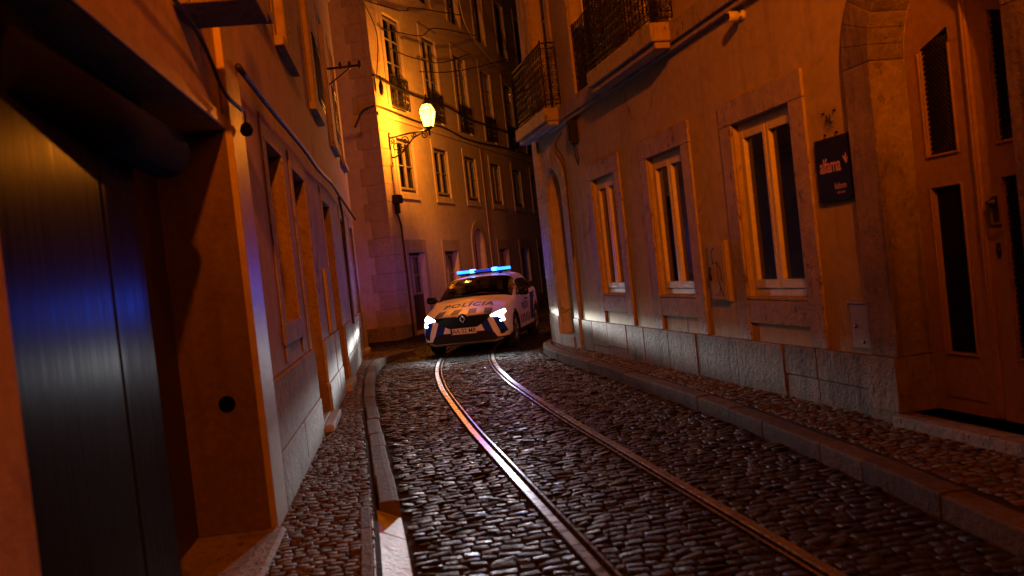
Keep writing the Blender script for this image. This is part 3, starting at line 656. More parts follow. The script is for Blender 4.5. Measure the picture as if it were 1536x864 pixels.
while z < HF:
    w1, w2 = (.62, .48) if k % 2 else (.5, .62); h_ = .46
    mb.box(24.272, 24.3 + w1, -.03, .0015, z + .003, z + h_ - .003); mb.box(24.272, 24.2985, .002, w2, z + .003, z + h_ - .003); z += h_; k += 1
mb.build('quoin', M['stone_brown'], bf, bevel=.008)
for i, (a, b_) in enumerate(cols_):
    # ground floor
    if i == 2:
        mb = MB(); mb.prism([(31.105, .1), (31.105, 2.4)] + arch_pts(31.65, 2.4, .545, 14)[1:-1] + [(32.195, 2.4), (32.195, .1)], .26, .3)
        dd = mb.build('door', M['dark_green'], bf); mb = MB()
        for x0, x1 in ((31.2, 31.6), (31.7, 32.1)): mb.box(x0, x1, .24, .258, .3, 1.1); mb.box(x0, x1, .24, .258, 1.2, 2.2)
        mb.build('door_panel', M['dark_green'], dd, bevel=.01)
        mb = MB(); mb.prism(arch_pts(31.65, 2.45, .42, 12), .25, .258); mb.build('fanlight', M['white_paint'], dd)
        mb = MB(); arch_ring(mb, 31.65, 2.4, .55, .8, .0, -1, .002, .05); mb.build('arch_surround', M['stone_brown'], dd, bevel=.006)
    else:
        ww = window(bf, a, b_, 1.0 if i == 0 else .9, 2.22, .2, -1, M['old_paint'], bars=1, fw=.05, curtain=(i == 0), outer=M['dark_wood'])
        mb = MB(); ring(mb, a, b_, .9, 2.22, .17, -1, .002, .03, top=.36, foot=.345)
        if i: mb.box(a - .17, b_ + .17, -.002, -.05, .78, .898)
        mb.build('surround', M['stone_brown'], ww, bevel=.006)
        if i == 0:
            mb = MB(); mb.box(a + .003, b_ - .003, .15, .2, .1, .995); mb.build('door_bottom', M['dark_wood'], ww, bevel=.006)
    # middle floor
    ww = window(bf, a, b_, 3.88, 5.32, .08, -1, M['old_paint'], bars=1, fw=.05, curtain=True, outer=M['dark_wood'])
    mb = MB(); ring(mb, a, b_, 3.88, 5.32, .15, -1, .002, .03, top=.26, foot=3.72); mb.box(a + .002, b_ - .002, -.002, -.026, 3.72, 3.85); mb.box(a - .16, b_ + .16, -.002, -.045, 3.68, 3.718); mb.build('surround', M['plaster_cream'], ww, bevel=.006)
    # tall windows with iron rails
    ww = window(bf, a, b_, 6.12, 8.68, .10, -1, M['old_paint'], bars=3, fw=.05, outer=M['dark_wood'])
    mb = MB(); ring(mb, a, b_, 6.12, 8.68, .18, -1, .002, .03, top=.3, foot=6.1); mb.build('surround', M['plaster_cream'], ww, bevel=.006)
    mb = MB(); ironwork(mb, a - .03, b_ + .03, 6.16, 7.0, -.07, cell=.16, r=.008); mb.build('rail', M['iron'], ww)
    ww = window(bf, a, b_, 9.75, 11.9, .2, -1, M['dark_green'], bars=2, fw=.05)
    mb = MB(); ring(mb, a, b_, 9.75, 11.9, .18, -1, .002, .03, top=.3); mb.build('surround', M['plaster_cream'], ww, bevel=.006)
mb = MB(); mb.box(24.25, 50, -.002, -.08, 5.78, 5.86); mb.build('string_course', M['plaster_cream'], bf, bevel=.01)
# house closing the next street
be = empty('townhouse', (10.5, 44, 0), R_(16)); tag(be, 'dark house closing off the far end of the next street', 'townhouse')
mb = MB(); ops = [dict(a=a, b=a + 1.1, c=c, d=c + 1.9, dep=.2) for a in (-6, -3.4, -.8, 1.8) for c in (.9, 4.2, 7.4)]; wall_panel(mb, -9, 6, -.05, 14, ops, -1); mb.build('wall', M['plaster_ochre'], be)
for o in ops: window(be, o['a'], o['b'], o['c'], o['d'], .2, -1, M['white_paint'], bars=1)

# ------------------------------------------------------------------ street lantern on its wall bracket
def lantern():
    """local: wall at o=0, +y local is out of the wall"""
    rt = empty('street_lantern')
    mb = MB(); mb.box(-.03, .03, .0, .03, -.62, .08); mb.lathe([(.0, 0), (.035, .02), (.02, .06), (.0, .09)], 10, 'z', (0, .03, .08))
    mb.tube([(0, .02, 0), (0, .6, .05), (0, 1.15, .06)], .024, 8)
    mb.tube([(0, .02, -.5), (0, .12, -.52), (0, .3, -.44), (0, .52, -.24), (0, .70, -.08), (0, .98, .02)], .022, 8)
    def scroll(cy, cz, r, a0, turns, sgn=1):
        pts = []
        for i in range(26):
            t_ = i / 25; a = a0 + sgn * turns * 6.283 * t_; q = r * (1 - .8 * t_); pts.append((0, cy + q * math.cos(a), cz + q * math.sin(a)))
        mb.tube(pts, .016, 6)
    scroll(.2, -.26, .15, -1.6, 1.5); scroll(.46, -.12, .11, 2.6, 1.4, -1); scroll(.72, -.02, .07, 3.0, 1.4); scroll(1.0, -.05, .10, 1.8, 1.5, -1); scroll(.36, -.36, .09, .4, 1.3); scroll(.10, -.09, .07, 4.0, 1.4)
    mb.tube([(0, 1.15, .08), (0, 1.15, -.06)], .03, 8); mb.lathe([(.0, -.10), (.035, -.07), (.0, -.03)], 8, 'z', (0, 1.15, 0))
    mb.tube([(0, .03, -.62), (0, .05, -.70), (0, .03, -.76)], .014, 6)
    mb.build('bracket', M['iron'], rt)
    # lantern body: tapering four-sided cage
    q0, q1, z0, z1, cy = .10, .168, .13, .55, 1.15; C4 = [(-1, -1), (1, -1), (1, 1), (-1, 1)]
    mb = MB(); mb.lathe([(.03, .06), (.05, .08), (.10, .10), (.12, .125)], 12, 'z', (0, cy, 0))
    for i, (a, b_) in enumerate(C4):
        n_ = C4[(i + 1) % 4]
        mb.tube([(a * q0, cy + b_ * q0, z0), (a * q1, cy + b_ * q1, z1), (a * .09, cy + b_ * .09, z1 + .17)], .011, 6)
        for q, z in ((q0, z0), (q1, z1)): mb.tube([(a * q, cy + b_ * q, z), (n_[0] * q, cy + n_[1] * q, z)], .012, 6)
    mb.lathe([(.125, z1 + .16), (.13, z1 + .19), (.06, z1 + .25), (.075, z1 + .27), (.05, z1 + .33), (.02, z1 + .36), (.03, z1 + .39), (.0, z1 + .45)], 12, 'z', (0, cy, 0))
    mb.build('cage', M['iron'], rt)
    mb = MB(); e = .99
    for i, (a, b_) in enumerate(C4):
        n_ = C4[(i + 1) % 4]
        mb.quad((a * q0 * e, cy + b_ * q0 * e, z0), (n_[0] * q0 * e, cy + n_[1] * q0 * e, z0), (n_[0] * q1 * e, cy + n_[1] * q1 * e, z1), (a * q1 * e, cy + b_ * q1 * e, z1))
        mb.quad((a * q1 * e, cy + b_ * q1 * e, z1), (n_[0] * q1 * e, cy + n_[1] * q1 * e, z1), (n_[0] * .089, cy + n_[1] * .089, z1 + .165), (a * .089, cy + b_ * .089, z1 + .165))
    mb.quad(*[(a * q0 * e, cy + b_ * q0 * e, z0 + .001) for a, b_ in C4])
    mb.build('lantern_glass', M['lantern_glass'], rt)
    return rt
ln = lantern(); tag(ln, 'lit four-sided street lantern on an ornate iron wall bracket of the cream house', 'street lantern')
ln.location = FF.P(24.92, .0, 5.25); ln.rotation_euler = (0, 0, FF.rz + math.pi)
# the lantern behind the photographer, which lights the near walls
ln2 = copy_tree(ln); tag(ln2, 'street lantern on the rose house behind the viewpoint, lighting the near walls', 'street lantern')
ln2.location = FL.P(-2.5, .35, 5.96); ln2.rotation_euler = (0, 0, FL.rz + math.pi)
for ch in ln2.children:
    if ch.name.startswith('lantern_glass'):
        ch.data = ch.data.copy(); ch.data.materials.clear(); ch.data.materials.append(lit_glass('frosted_glass', (1, .3, .03), 1.))
def lamp(name, kind, loc, col, power, radius, parent=None):
    d = bpy.data.lights.new(name, kind); d.color = col; d.energy = power; d.shadow_soft_size = radius
    o = bpy.data.objects.new(name, d); COL.objects.link(o); o.location = loc
    if parent: o.parent = parent
    return o
lamp('bulb_light', 'POINT', FF.P(24.92, 1.15, 5.25 + .34), (1, .255, .012), LANTERN, .05)
rl = lamp('lantern_light', 'POINT', FL.P(-2.5, 1.5, 6.3), (1, .17, .001), REAR, .12)
def rear_nodes(d):      # hand-shaped output: cut off steeply below, some added back on the left
    d.use_nodes = True; n, l = d.node_tree.nodes, d.node_tree.links
    tc = n.new('ShaderNodeTexCoord'); sp = n.new('ShaderNodeSeparateXYZ'); l.new(tc.outputs['Normal'], sp.inputs[0])
    r = n.new('ShaderNodeMapRange'); r.interpolation_type = 'SMOOTHSTEP'; l.new(sp.outputs['Z'], r.inputs[0])
    r.inputs[1].default_value = -.56; r.inputs[2].default_value = -.29; r.inputs[4].default_value = 1.
    g = n.new('ShaderNodeMapRange'); l.new(sp.outputs['X'], g.inputs[0]); g.inputs[1].default_value = -.14; g.inputs[2].default_value = .0; g.inputs[3].default_value = .22; g.inputs[4].default_value = .0; l.new(g.outputs[0], r.inputs[3])
    l.new(r.outputs[0], n['Emission'].inputs['Strength'])
rear_nodes(rl.data)

# ------------------------------------------------------------------ police car
CP, CY = (-.98, 16.95, 0), -10.5
CAR = empty('police_car', CP, R_(CY)); CAR.scale = (.955, .97, .97); tag(CAR, 'white and blue police car with headlights on and blue beacons lit, coming round the bend', 'police car')
YS = [0.0, .05, .18, .45, .8, 1.08, 1.22, 1.55, 2.0, 2.35, 2.9, 3.4, 3.75, 4.0, 4.15, 4.22]
#     bottom    side-bottom  lower      mid        shoulder    belt       pillar     roof edge   roof mid   centre
def prof(zb, wb, w1, z1, w2, z2, w3, z3, w4, z4, w5, z5, w6, z6, w7, z7, z8):
    return [(0, zb), (wb * .6, zb), (wb, zb), (w1, z1), (w2, z2), (w3, z3), (w4, z4), (w5, z5), (w6, z6), (w7, z7), (0, z8)]
NET = [
 prof(.24, .52, .56, .30, .60, .52, .58, .65, .52, .715, .42, .74, .30, .755, .16, .765, .768),
 prof(.21, .62, .68, .30, .72, .52, .70, .66, .64, .735, .50, .76, .36, .78, .2, .79, .793),
 prof(.19, .72, .82, .30, .85, .52, .83, .68, .77, .765, .60, .795, .44, .815, .24, .826, .83),
 prof(.19, .76, .88, .30, .895, .55, .88, .73, .82, .825, .66, .855, .48, .873, .26, .885, .89),
 prof(.19, .78, .89, .30, .90, .58, .89, .80, .83, .90, .68, .925, .50, .945, .27, .96, .965),
 prof(.19, .78, .89, .30, .90, .60, .89, .83, .85, .95, .73, .97, .55, .985, .29, 1.0, 1.005),
 prof(.19, .78, .89, .30, .90, .60, .895, .86, .86, .98, .77, 1.01, .60, 1.04, .32, 1.055, 1.065),
 prof(.19, .78, .89, .30, .895, .60, .895, .87, .865, 1.0, .76, 1.17, .63, 1.25, .34, 1.28, 1.29),
 prof(.19, .78, .89, .30, .895, .60, .895, .88, .87, 1.01, .74, 1.31, .62, 1.42, .34, 1.455, 1.465),
 prof(.19, .78, .89, .30, .895, .60, .90, .89, .87, 1.02, .71, 1.33, .60, 1.455, .33, 1.495, 1.505),
 prof(.19, .78, .89, .30, .895, .60, .90, .90, .875, 1.03, .71, 1.34, .60, 1.465, .33, 1.505, 1.515),
 prof(.20, .78, .89, .32, .90, .62, .90, .91, .875, 1.06, .70, 1.32, .585, 1.44, .32, 1.48, 1.49),
 prof(.22, .77, .88, .34, .89, .64, .885, .92, .855, 1.07, .67, 1.28, .56, 1.38, .31, 1.42, 1.43),
 prof(.25, .74, .84, .36, .86, .66, .855, .92, .81, 1.05, .62, 1.17, .52, 1.23, .29, 1.26, 1.27),
 prof(.28, .68, .76, .38, .80, .66, .79, .88, .73, .98, .57, 1.06, .48, 1.09, .27, 1.11, 1.115),
 prof(.32, .60, .66, .40, .70, .66, .70, .82, .64, .90, .52, .95, .44, .97, .25, .98, .985)]
net = np.array([[(p[0], YS[i], p[1]) for p in row] for i, row in enumerate(NET)])
def cr(P, t):      # Catmull-Rom along axis 0
    n = len(P); i = min(int(t), n - 2); f = t - i
    a = P[max(i - 1, 0)] if i > 0 else 2 * P[0] - P[1]; b = P[i]; c = P[i + 1]; d = P[i + 2] if i + 2 < n else 2 * P[-1] - P[-2]
    return .5 * (2 * b + (c - a) * f + (2 * a - 5 * b + 4 * c - d) * f * f + (3 * b - a - 3 * c + d) * f ** 3)
NU, NV = 10, 6
us = np.linspace(0, len(YS) - 1, (len(YS) - 1) * NU + 1); vs_ = np.linspace(0, 10, 10 * NV + 1)
rows_u = [cr(net, u) for u in us]
grid = np.array([[cr(r, v) for v in vs_] for r in rows_u])       # [u][v] -> xyz, half car (x>0)
AX = (.86, 3.48); WR = .335
def cls(u, v, p):
    """which part a body facet belongs to"""
    x, y, z = p
    for a in AX:
        if math.hypot(y - a, z - WR) < .365 and x > .5: return 'hole'
    if 6.12 < u < 8.05 and v > 6.9 and not (v < 7.25 and u > 7.6): return 'glass_front'
    if 11.3 < u < 13.6 and v > 7.3: return 'glass_rear'
    if u > 6.55 and u < 12.1 and 6.18 < v < 7.0 - (max(0, 8.3 - u) * .35) * 0:
        top = 6.95
        if u < 8.2: top = min(top, 6.15 + (u - 6.5) * .62)
        if u > 10.9: top = min(top, 6.95 - (u - 10.9) * .35)
        if v < top:
            if 9.55 < u < 9.85: return 'pillar'
            return 'glass_side'
    if z < (.335 if y > .3 else .30): return 'cladding'
    for a in AX:
        if math.hypot(y - a, z - WR) < .43 and x > .5 and z < .85: return 'cladding'
    return 'paint'
parts = {}
for i in range(len(us) - 1):
    for j in range(len(vs_) - 1):
        u, v = (us[i] + us[i + 1]) / 2, (vs_[j] + vs_[j + 1]) / 2; c = (grid[i, j] + grid[i + 1, j + 1]) / 2
        k = cls(u, v, c)
        if k == 'hole': continue
        mbp = parts.setdefault(k, MB())
        q = [grid[i, j], grid[i + 1, j], grid[i + 1, j + 1], grid[i, j + 1]]
        mbp.add(q, [(0, 1, 2, 3)], True)
        if k in ('glass_side', 'pillar'): mbp = parts.setdefault(k + '_far', MB())
        mbp.add([(-p[0], p[1], p[2]) for p in q], [(3, 2, 1, 0)], True)
for e in (0, len(us) - 1):   # closed nose and tail
    ringp = [tuple(p) for p in grid[e]] + [(-p[0], p[1], p[2]) for p in grid[e][::-1]]
    parts['paint'].add(ringp, [tuple(range(len(ringp)))], False)
def weld(o, d=.0004):
    bm = bmesh.new(); bm.from_mesh(o.data); bmesh.ops.remove_doubles(bm, verts=bm.verts, dist=d); bmesh.ops.recalc_face_normals(bm, faces=bm.faces); bm.to_mesh(o.data); bm.free(); return o
body = weld(parts['paint'].build('body', M['car_white'], CAR))
weld(parts['cladding'].build('cladding', M['black_plastic'], CAR)); weld(parts['pillar'].build('door_pillar', M['gloss_black'], CAR)); weld(parts['pillar_far'].build('door_pillar', M['gloss_black'], CAR))
CG = glass('car_glass', (.42, .44, .44), .02, .05); CGD = glass('car_glass_dark', (.12, .12, .13), .02, .05)
weld(parts['glass_front'].build('windscreen', CG, CAR)); weld(parts['glass_rear'].build('rear_window', CGD, CAR)); weld(parts['glass_side'].build('side_window', CG, CAR)); weld(parts['glass_side_far'].build('side_window', CG, CAR))
# projection of flat outlines on to the bodywork
allv = []; allf = []
for mbp in parts.values():
    k = len(allv); allv += mbp.v; allf += [tuple(i + k for i in f) for f in mbp.f]
BVH = BVHTree.FromPolygons([Vector(v) for v in allv], allf)
def project(vs, fs, way, off, mb, cut=.05):
    """vs: 2D (a, b); way 'front': a=x b=z, shot along +y; 'top': a=x b=y, shot down; 'side+'/'side-': a=y b=z"""
    bm = bmesh.new(); bv = [bm.verts.new((a, b_, 0)) for a, b_ in vs]
    for f_ in fs:
        try: bm.faces.new([bv[i] for i in f_])
        except ValueError: pass
    bmesh.ops.triangulate(bm, faces=bm.faces)
    for _ in range(5):
        le = [e for e in bm.edges if e.calc_length() > cut]
        if not le: break
        bmesh.ops.subdivide_edges(bm, edges=le, cuts=1); bmesh.ops.triangulate(bm, faces=bm.faces)
    out = []
    for v in bm.verts:
        a, b_ = v.co.x, v.co.y
        if way == 'front': o, d = Vector((a, -2, b_)), Vector((0, 1, 0))
        elif way == 'top': o, d = Vector((a, b_, 3)), Vector((0, 0, -1))
        elif way == 'side+': o, d = Vector((3, a, b_)), Vector((-1, 0, 0))
        else: o, d = Vector((-3, a, b_)), Vector((1, 0, 0))
        h = BVH.ray_cast(o, d)
        out.append(h[0] - d * off if h[0] else None)
    bm.verts.index_update()
    fsn = [[v.index for v in f_.verts] for f_ in bm.faces]; fsn = [f_ for f_ in fsn if all(out[i] is not None for i in f_)]
    good = [p if p is not None else Vector((0, 2, .3)) for p in out]; mb.add(good, [tuple(f_) for f_ in fsn], True); bm.free()
def poly(pts, way, off, mb, mirror=True, cut=.05):
    project(pts, [tuple(range(len(pts)))], way, off, mb, cut)
    if mirror: project([(-a, b_) for a, b_ in pts][::-1], [tuple(range(len(pts)))], way, off, mb, cut)
blue = MB()
for x0, x1 in ((.34, .50), (.62, .76)): poly([(x0 - .04, .74), (x1 - .04, .74), (x1 + .10, .38), (x0 + .10, .38)], 'front', .004, blue)
blue.build('bumper_stripes', M['car_blue'], CAR, recalc=False)
blue = MB()
for x0, x1 in ((.10, .26), (.42, .58)): poly([(x0, .06), (x1, .06), (x1 - .03, .36), (x0 - .03, .36)], 'top', .004, blue)
blue.build('bonnet_stripes', M['car_blue'], CAR, recalc=False)
for sd in ('side+', 'side-'):
    blue = MB()
    for i in range(6): poly([(1.42 + i * .2, .42), (1.52 + i * .2, .42), (1.52 + i * .2, .60), (1.42 + i * .2, .60)], sd, .004, blue, False)
    poly([(2.62, .42), (3.02, .42), (3.22, 1.0), (2.78, 1.0)], sd, .005, blue, False); poly([(3.1, .90), (3.2, .90), (3.36, 1.03), (3.26, 1.03)], sd, .005, blue, False)
    poly([(3.85, .55), (4.08, .55), (4.0, 1.0), (3.72, 1.0)], sd, .005, blue, False)
    blue.build('side_stripes', M['car_blue'], CAR, recalc=False)
let = MB(); v2, f2 = text_geo('POLÍCIA', .20, .008, spacing=1.2)
project([(a * 1.2, .66 + b_ * 1.9) for a, b_, _ in v2], f2, 'top', .006, let)
v2, f2 = text_geo('POLÍCIA', .20, .006)
project([(1.98 + a, .76 + b_) for a, b_, _ in v2], f2, 'side+', .007, let); project([(1.98 - a, .76 + b_) for a, b_, _ in v2], f2, 'side-', .007, let)
let.build('lettering', M['car_blue'], CAR, recalc=False)
gr = MB(); poly([(-.58, .745), (.58, .745), (.50, .66), (.30, .54), (.20, .51), (-.20, .51), (-.30, .54), (-.50, .66)], 'front', .010, gr, False); gr.build('grille', M['gloss_black'], CAR, recalc=False)
gb_ = MB()
for z in (.57, .63): poly([(-.36 - (z - .56) * 1.1, z), (.36 + (z - .56) * 1.1, z), (.36 + (z - .56) * 1.1, z + .008), (-.36 - (z - .56) * 1.1, z + .008)], 'front', .014, gb_, False)
poly([(-.62, .748), (-.12, .742), (-.12, .754), (-.62, .762)], 'front', .016, gb_); gb_.build('grille_bar', M['gloss_black'], CAR, recalc=False)
it = MB(); poly([(-.56, .25), (.56, .25), (.66, .30), (.60, .40), (.46, .445), (-.46, .445), (-.60, .40), (-.66, .30)], 'front', .008, it, False); it.build('air_intake', M['black_plastic'], CAR, recalc=False)
sk = MB(); poly([(-.62, .205), (.62, .205), (.76, .25), (.74, .285), (.58, .25), (-.58, .25), (-.74, .285), (-.76, .25)], 'front', .014, sk, False); sk.build('skid_plate', M['silver'], CAR, recalc=False)
# diamond emblem
em = MB(); ez, ey = .70, -.035; D = lambda k: [(0, ez + .088 * k), (.066 * k, ez), (0, ez - .088 * k), (-.066 * k, ez)]
A, B_ = D(1), D(.52)
for i in range(4): em.prism([A[i], A[(i + 1) % 4], B_[(i + 1) % 4], B_[i]], ey, ey + .03)
em.build('emblem', M['chrome'], CAR, bevel=.006)
mb = MB(); mb.lathe([(.10, 0), (.10, .02)], 20, 'y', (0, -.012, ez)); mb.build('emblem_base', M['gloss_black'], CAR)
pl = MB(); pl.box(-.262, .262, -.045, -.03, .415, .53); po = pl.build('number_plate', M['plate'], CAR, bevel=.004)
mb = MB(); mb.box(-.26, -.22, -.0485, -.0452, .418, .527); mb.build('plate_band', M['plate_blue'], po)
v2, f2 = text_geo('AA 02 MR', .118, .0008, spacing=1.02); mb = MB(); mb.add([(a * .92 + .02, -.0475, .472 + b_) for a, b_, _ in v2], f2); mb.build('plate_number', M['black'], po)
for sgx in (1, -1):
    hl = MB(); poly([(sgx * a, b_) for a, b_ in ((.55, .722), (.64, .765), (.79, .81), (.83, .755), (.78, .695), (.64, .69))], 'front', .012, hl, False); ho = hl.build('headlight', M['headlamp'], CAR, recalc=False)
    hl = MB(); poly([(sgx * a, b_) for a, b_ in ((.70, .675), (.80, .68), (.82, .60), (.74, .585), (.72, .61), (.76, .625), (.755, .65))], 'front', .010, hl, False); hl.build('running_light', M['drl'], ho, recalc=False)
    hl = MB(); poly([(sgx * a, b_) for a, b_ in ((.70, .43), (.78, .45), (.80, .36), (.72, .34))], 'front', .006, hl, False); hl.build('fog_recess', M['black_plastic'], CAR, recalc=False)
    # mirror
    mb = MB(); mb.tube([(sgx * .84, 1.52, 1.03), (sgx * .93, 1.50, 1.05)], .025, 8); mb.build('mirror_arm', M['gloss_black'], CAR)
    bm = bmesh.new(); bmesh.ops.create_icosphere(bm, subdivisions=3, radius=1)
    for v in bm.verts:
        c = v.co; c.x, c.y, c.z = [math.copysign(abs(q) ** .6, q) for q in c]; v.co = Vector((sgx * 1.0 + c.x * .105, 1.49 + c.y * .055, 1.07 + c.z * .075))
    me = bpy.data.meshes.new('mirror'); bm.to_mesh(me); bm.free(); me.polygons.foreach_set('use_smooth', [True] * len(me.polygons)); me.materials.append(M['gloss_black']); o = bpy.data.objects.new('mirror', me); COL.objects.link(o); o.parent = CAR
    # door seams and handles
    mb = MB()
    for y_ in (1.33, 2.42, 3.32):
        poly([(y_, .36), (y_ + .012, .36), (y_ + .012, .98), (y_, .98)], 'side+' if sgx > 0 else 'side-', .006, mb, False)
    mb.build('door_seam', M['black'], CAR, recalc=False)
    for y_ in (2.2, 3.1):
        mb = MB(); mb.tube([(sgx * .895, y_ - .09, .90), (sgx * .915, y_ - .07, .90), (sgx * .915, y_ + .07, .90), (sgx * .895, y_ + .09, .90)], .013, 8); mb.build('door_handle', M['gloss_black'], CAR)
    tl = MB(); poly([(sgx * a, b_) for a, b_ in ((.40, .90), (.70, .92), (.68, .80), (.40, .84))], 'front', -.0, tl, False) if False else None
def wheel(x, y, sgx):
    wt = MB(); wd = .21; r = WR
    wt.lathe([(r - .10, 0), (r - .02, .0), (r, .03), (r, wd - .03), (r - .02, wd), (r - .10, wd)], 36, 'x', (-wd / 2, 0, 0)); wh = wt.build('wheel', M['rubber'], CAR, loc=(x, y, WR))
    rm = MB(); xo = sgx * (wd / 2 - .012); rm.lathe([(.225, 0), (.235, sgx * .014), (.222, sgx * .016), (.215, sgx * -.01), (.0, sgx * -.02)], 28, 'x', (xo, 0, 0))
    ro = rm.build('rim', M['black_plastic'], wh)
    sp = MB()
    for i in range(5):
        a = i * 1.2566 + .3
        for d in (-.16, .16):
            sp.tube([(xo + sgx * .004, .04 * math.cos(a), .04 * math.sin(a)), (xo + sgx * .012, .13 * math.cos(a + d * .6), .13 * math.sin(a + d * .6)), (xo + sgx * .006, .225 * math.cos(a + d), .225 * math.sin(a + d))], [.024, .02, .017], 6)
    sp.lathe([(.05, 0), (.045, sgx * .02), (.0, sgx * .022)], 14, 'x', (xo, 0, 0)); sp.tube([(xo + sgx * .006, .222 * math.cos(t_), .222 * math.sin(t_)) for t_ in np.linspace(0, 6.283, 33)[:-1]], .011, 6, closed=True)
    sp.build('spokes', M['alloy'], wh)
    lb = MB(); n = 20
    for i in range(n):
        a, b_ = math.pi * i / n - .3, math.pi * (i + 1) / n - .3; a = -.25 + (math.pi + .5) * i / n; b_ = -.25 + (math.pi + .5) * (i + 1) / n; q = .385
        lb.quad((x - sgx * .16, y + q * math.cos(a), WR + q * math.sin(a)), (x + sgx * .10, y + q * math.cos(a), WR + q * math.sin(a)), (x + sgx * .10, y + q * math.cos(b_), WR + q * math.sin(b_)), (x - sgx * .16, y + q * math.cos(b_), WR + q * math.sin(b_)))
    lb.build('arch_liner', M['rubber'], CAR)
for y_ in AX:
    for sgx in (1, -1): wheel(sgx * .775, y_, sgx)
# cabin: dashboard, seats, steering wheel
mb = MB(); mb.box(-.70, .70, 1.30, 1.62, .72, .98); mb.build('dashboard', M['black_plastic'], CAR, bevel=.05)
mb = MB(); mb.tube([(.36 + .18 * math.cos(t_), 1.74 + .06 * math.sin(t_), .98 + .17 * math.sin(t_)) for t_ in np.linspace(0, 6.283, 25)[:-1]], .016, 8, closed=True); mb.tube([(.36, 1.62, .92), (.36, 1.73, .98)], .03, 8); mb.tube([(.2, 1.74, .98), (.36, 1.73, .97), (.52, 1.74, .98)], .015, 6)
mb.build('steering_wheel', M['rubber'], CAR)
for x in (.36, -.36):
    mb = MB(); mb.box(x - .24, x + .24, 1.95, 2.45, .42, .58); so = mb.build('seat', M['fabric'], CAR, bevel=.06)
    mb = MB(); mb.prism([(0, 0)] * 0 + [(x - .24, .56), (x + .24, .56), (x + .2, 1.12), (x - .2, 1.12)], 2.38, 2.52); mb.build('backrest', M['fabric'], so, bevel=.05)
    mb = MB(); mb.box(x - .12, x + .12, 2.42, 2.52, 1.16, 1.34); mb.build('headrest', M['fabric'], so, bevel=.04)
mb = MB(); mb.box(-.6, .6, 3.05, 3.2, .5, 1.15); mb.build('rear_seat', M['fabric'], CAR, bevel=.06)
mb = MB(); mb.box(-.12, .12, 1.98, 2.01, 1.33, 1.40); mb.build('rear_view_mirror', M['gloss_black'], CAR, bevel=.012)
mb = MB(); mb.box(-.80, .80, .5, 3.9, .23, .40); mb.build('floor_pan', M['rubber'], CAR)
# wipers
mb = MB(); mb.tube([(.55, 1.20, 1.10), (.2, 1.26, 1.13), (-.12, 1.23, 1.135)], .01, 6); mb.tube([(-.05, 1.17, 1.10), (-.35, 1.24, 1.12), (-.6, 1.24, 1.08)], .01, 6); mb.build('wiper', M['black'], CAR)
# roof light bar
lb = MB(); ly0, ly1, lz = 2.28, 2.56, 1.545
lb.box(-.57, .57, ly0 + .02, ly1 - .02, lz - .02, lz + .012); lb.box(-.40, -.34, ly0 + .08, ly1 - .08, lz - .06, lz - .02); lb.box(.34, .40, ly0 + .08, ly1 - .08, lz - .06, lz - .02); lbar = lb.build('light_bar', M['gloss_black'], CAR, bevel=.01)
mb = MB(); mb.box(-.20, .20, ly0, ly1, lz + .014, lz + .07); mb.build('bar_cover', emit('blue_dim', (.01, .09, 1), .6), lbar, bevel=.015)
for sgx in (1, -1):
    mb = MB(); x0, x1 = sorted((sgx * .30, sgx * .585)); mb.box(x0, x1, ly0, ly1, lz + .014, lz + .075); mb.build('blue_lens', M['beacon'], lbar, bevel=.018)
    mb = MB(); x0, x1 = sorted((sgx * .205, sgx * .295)); mb.box(x0, x1, ly0 - .005, ly1, lz + .012, lz + .085); mb.build('blue_lens', M['beacon_core'], lbar, bevel=.02)
def car_w(x, y, z): return Matrix.Rotation(R_(CY), 3, 'Z') @ Vector((x * .955, y * .97, z * .97)) + Vector(CP)
for sgx in (1, -1):
    o = lamp('beacon_light', 'POINT', (sgx * .26, 2.42, 1.67), (.02, .085, 1), BLUE, .05, CAR)
    o.data.use_nodes = True; n, l = o.data.node_tree.nodes, o.data.node_tree.links
    tc = n.new('ShaderNodeTexCoord'); sp = n.new('ShaderNodeSeparateXYZ'); l.new(tc.outputs['Normal'], sp.inputs[0])
    ab = n.new('ShaderNodeMath'); ab.operation = 'ABSOLUTE'; l.new(sp.outputs['Z'], ab.inputs[0])
    r = n.new('ShaderNodeMapRange'); r.interpolation_type = 'SMOOTHSTEP'; l.new(ab.outputs[0], r.inputs[0])     # the lens throws its beam level
    r.inputs[1].default_value = .02; r.inputs[2].default_value = .28; r.inputs[3].default_value = 1.; r.inputs[4].default_value = .13; l.new(r.outputs[0], n['Emission'].inputs['Strength'])
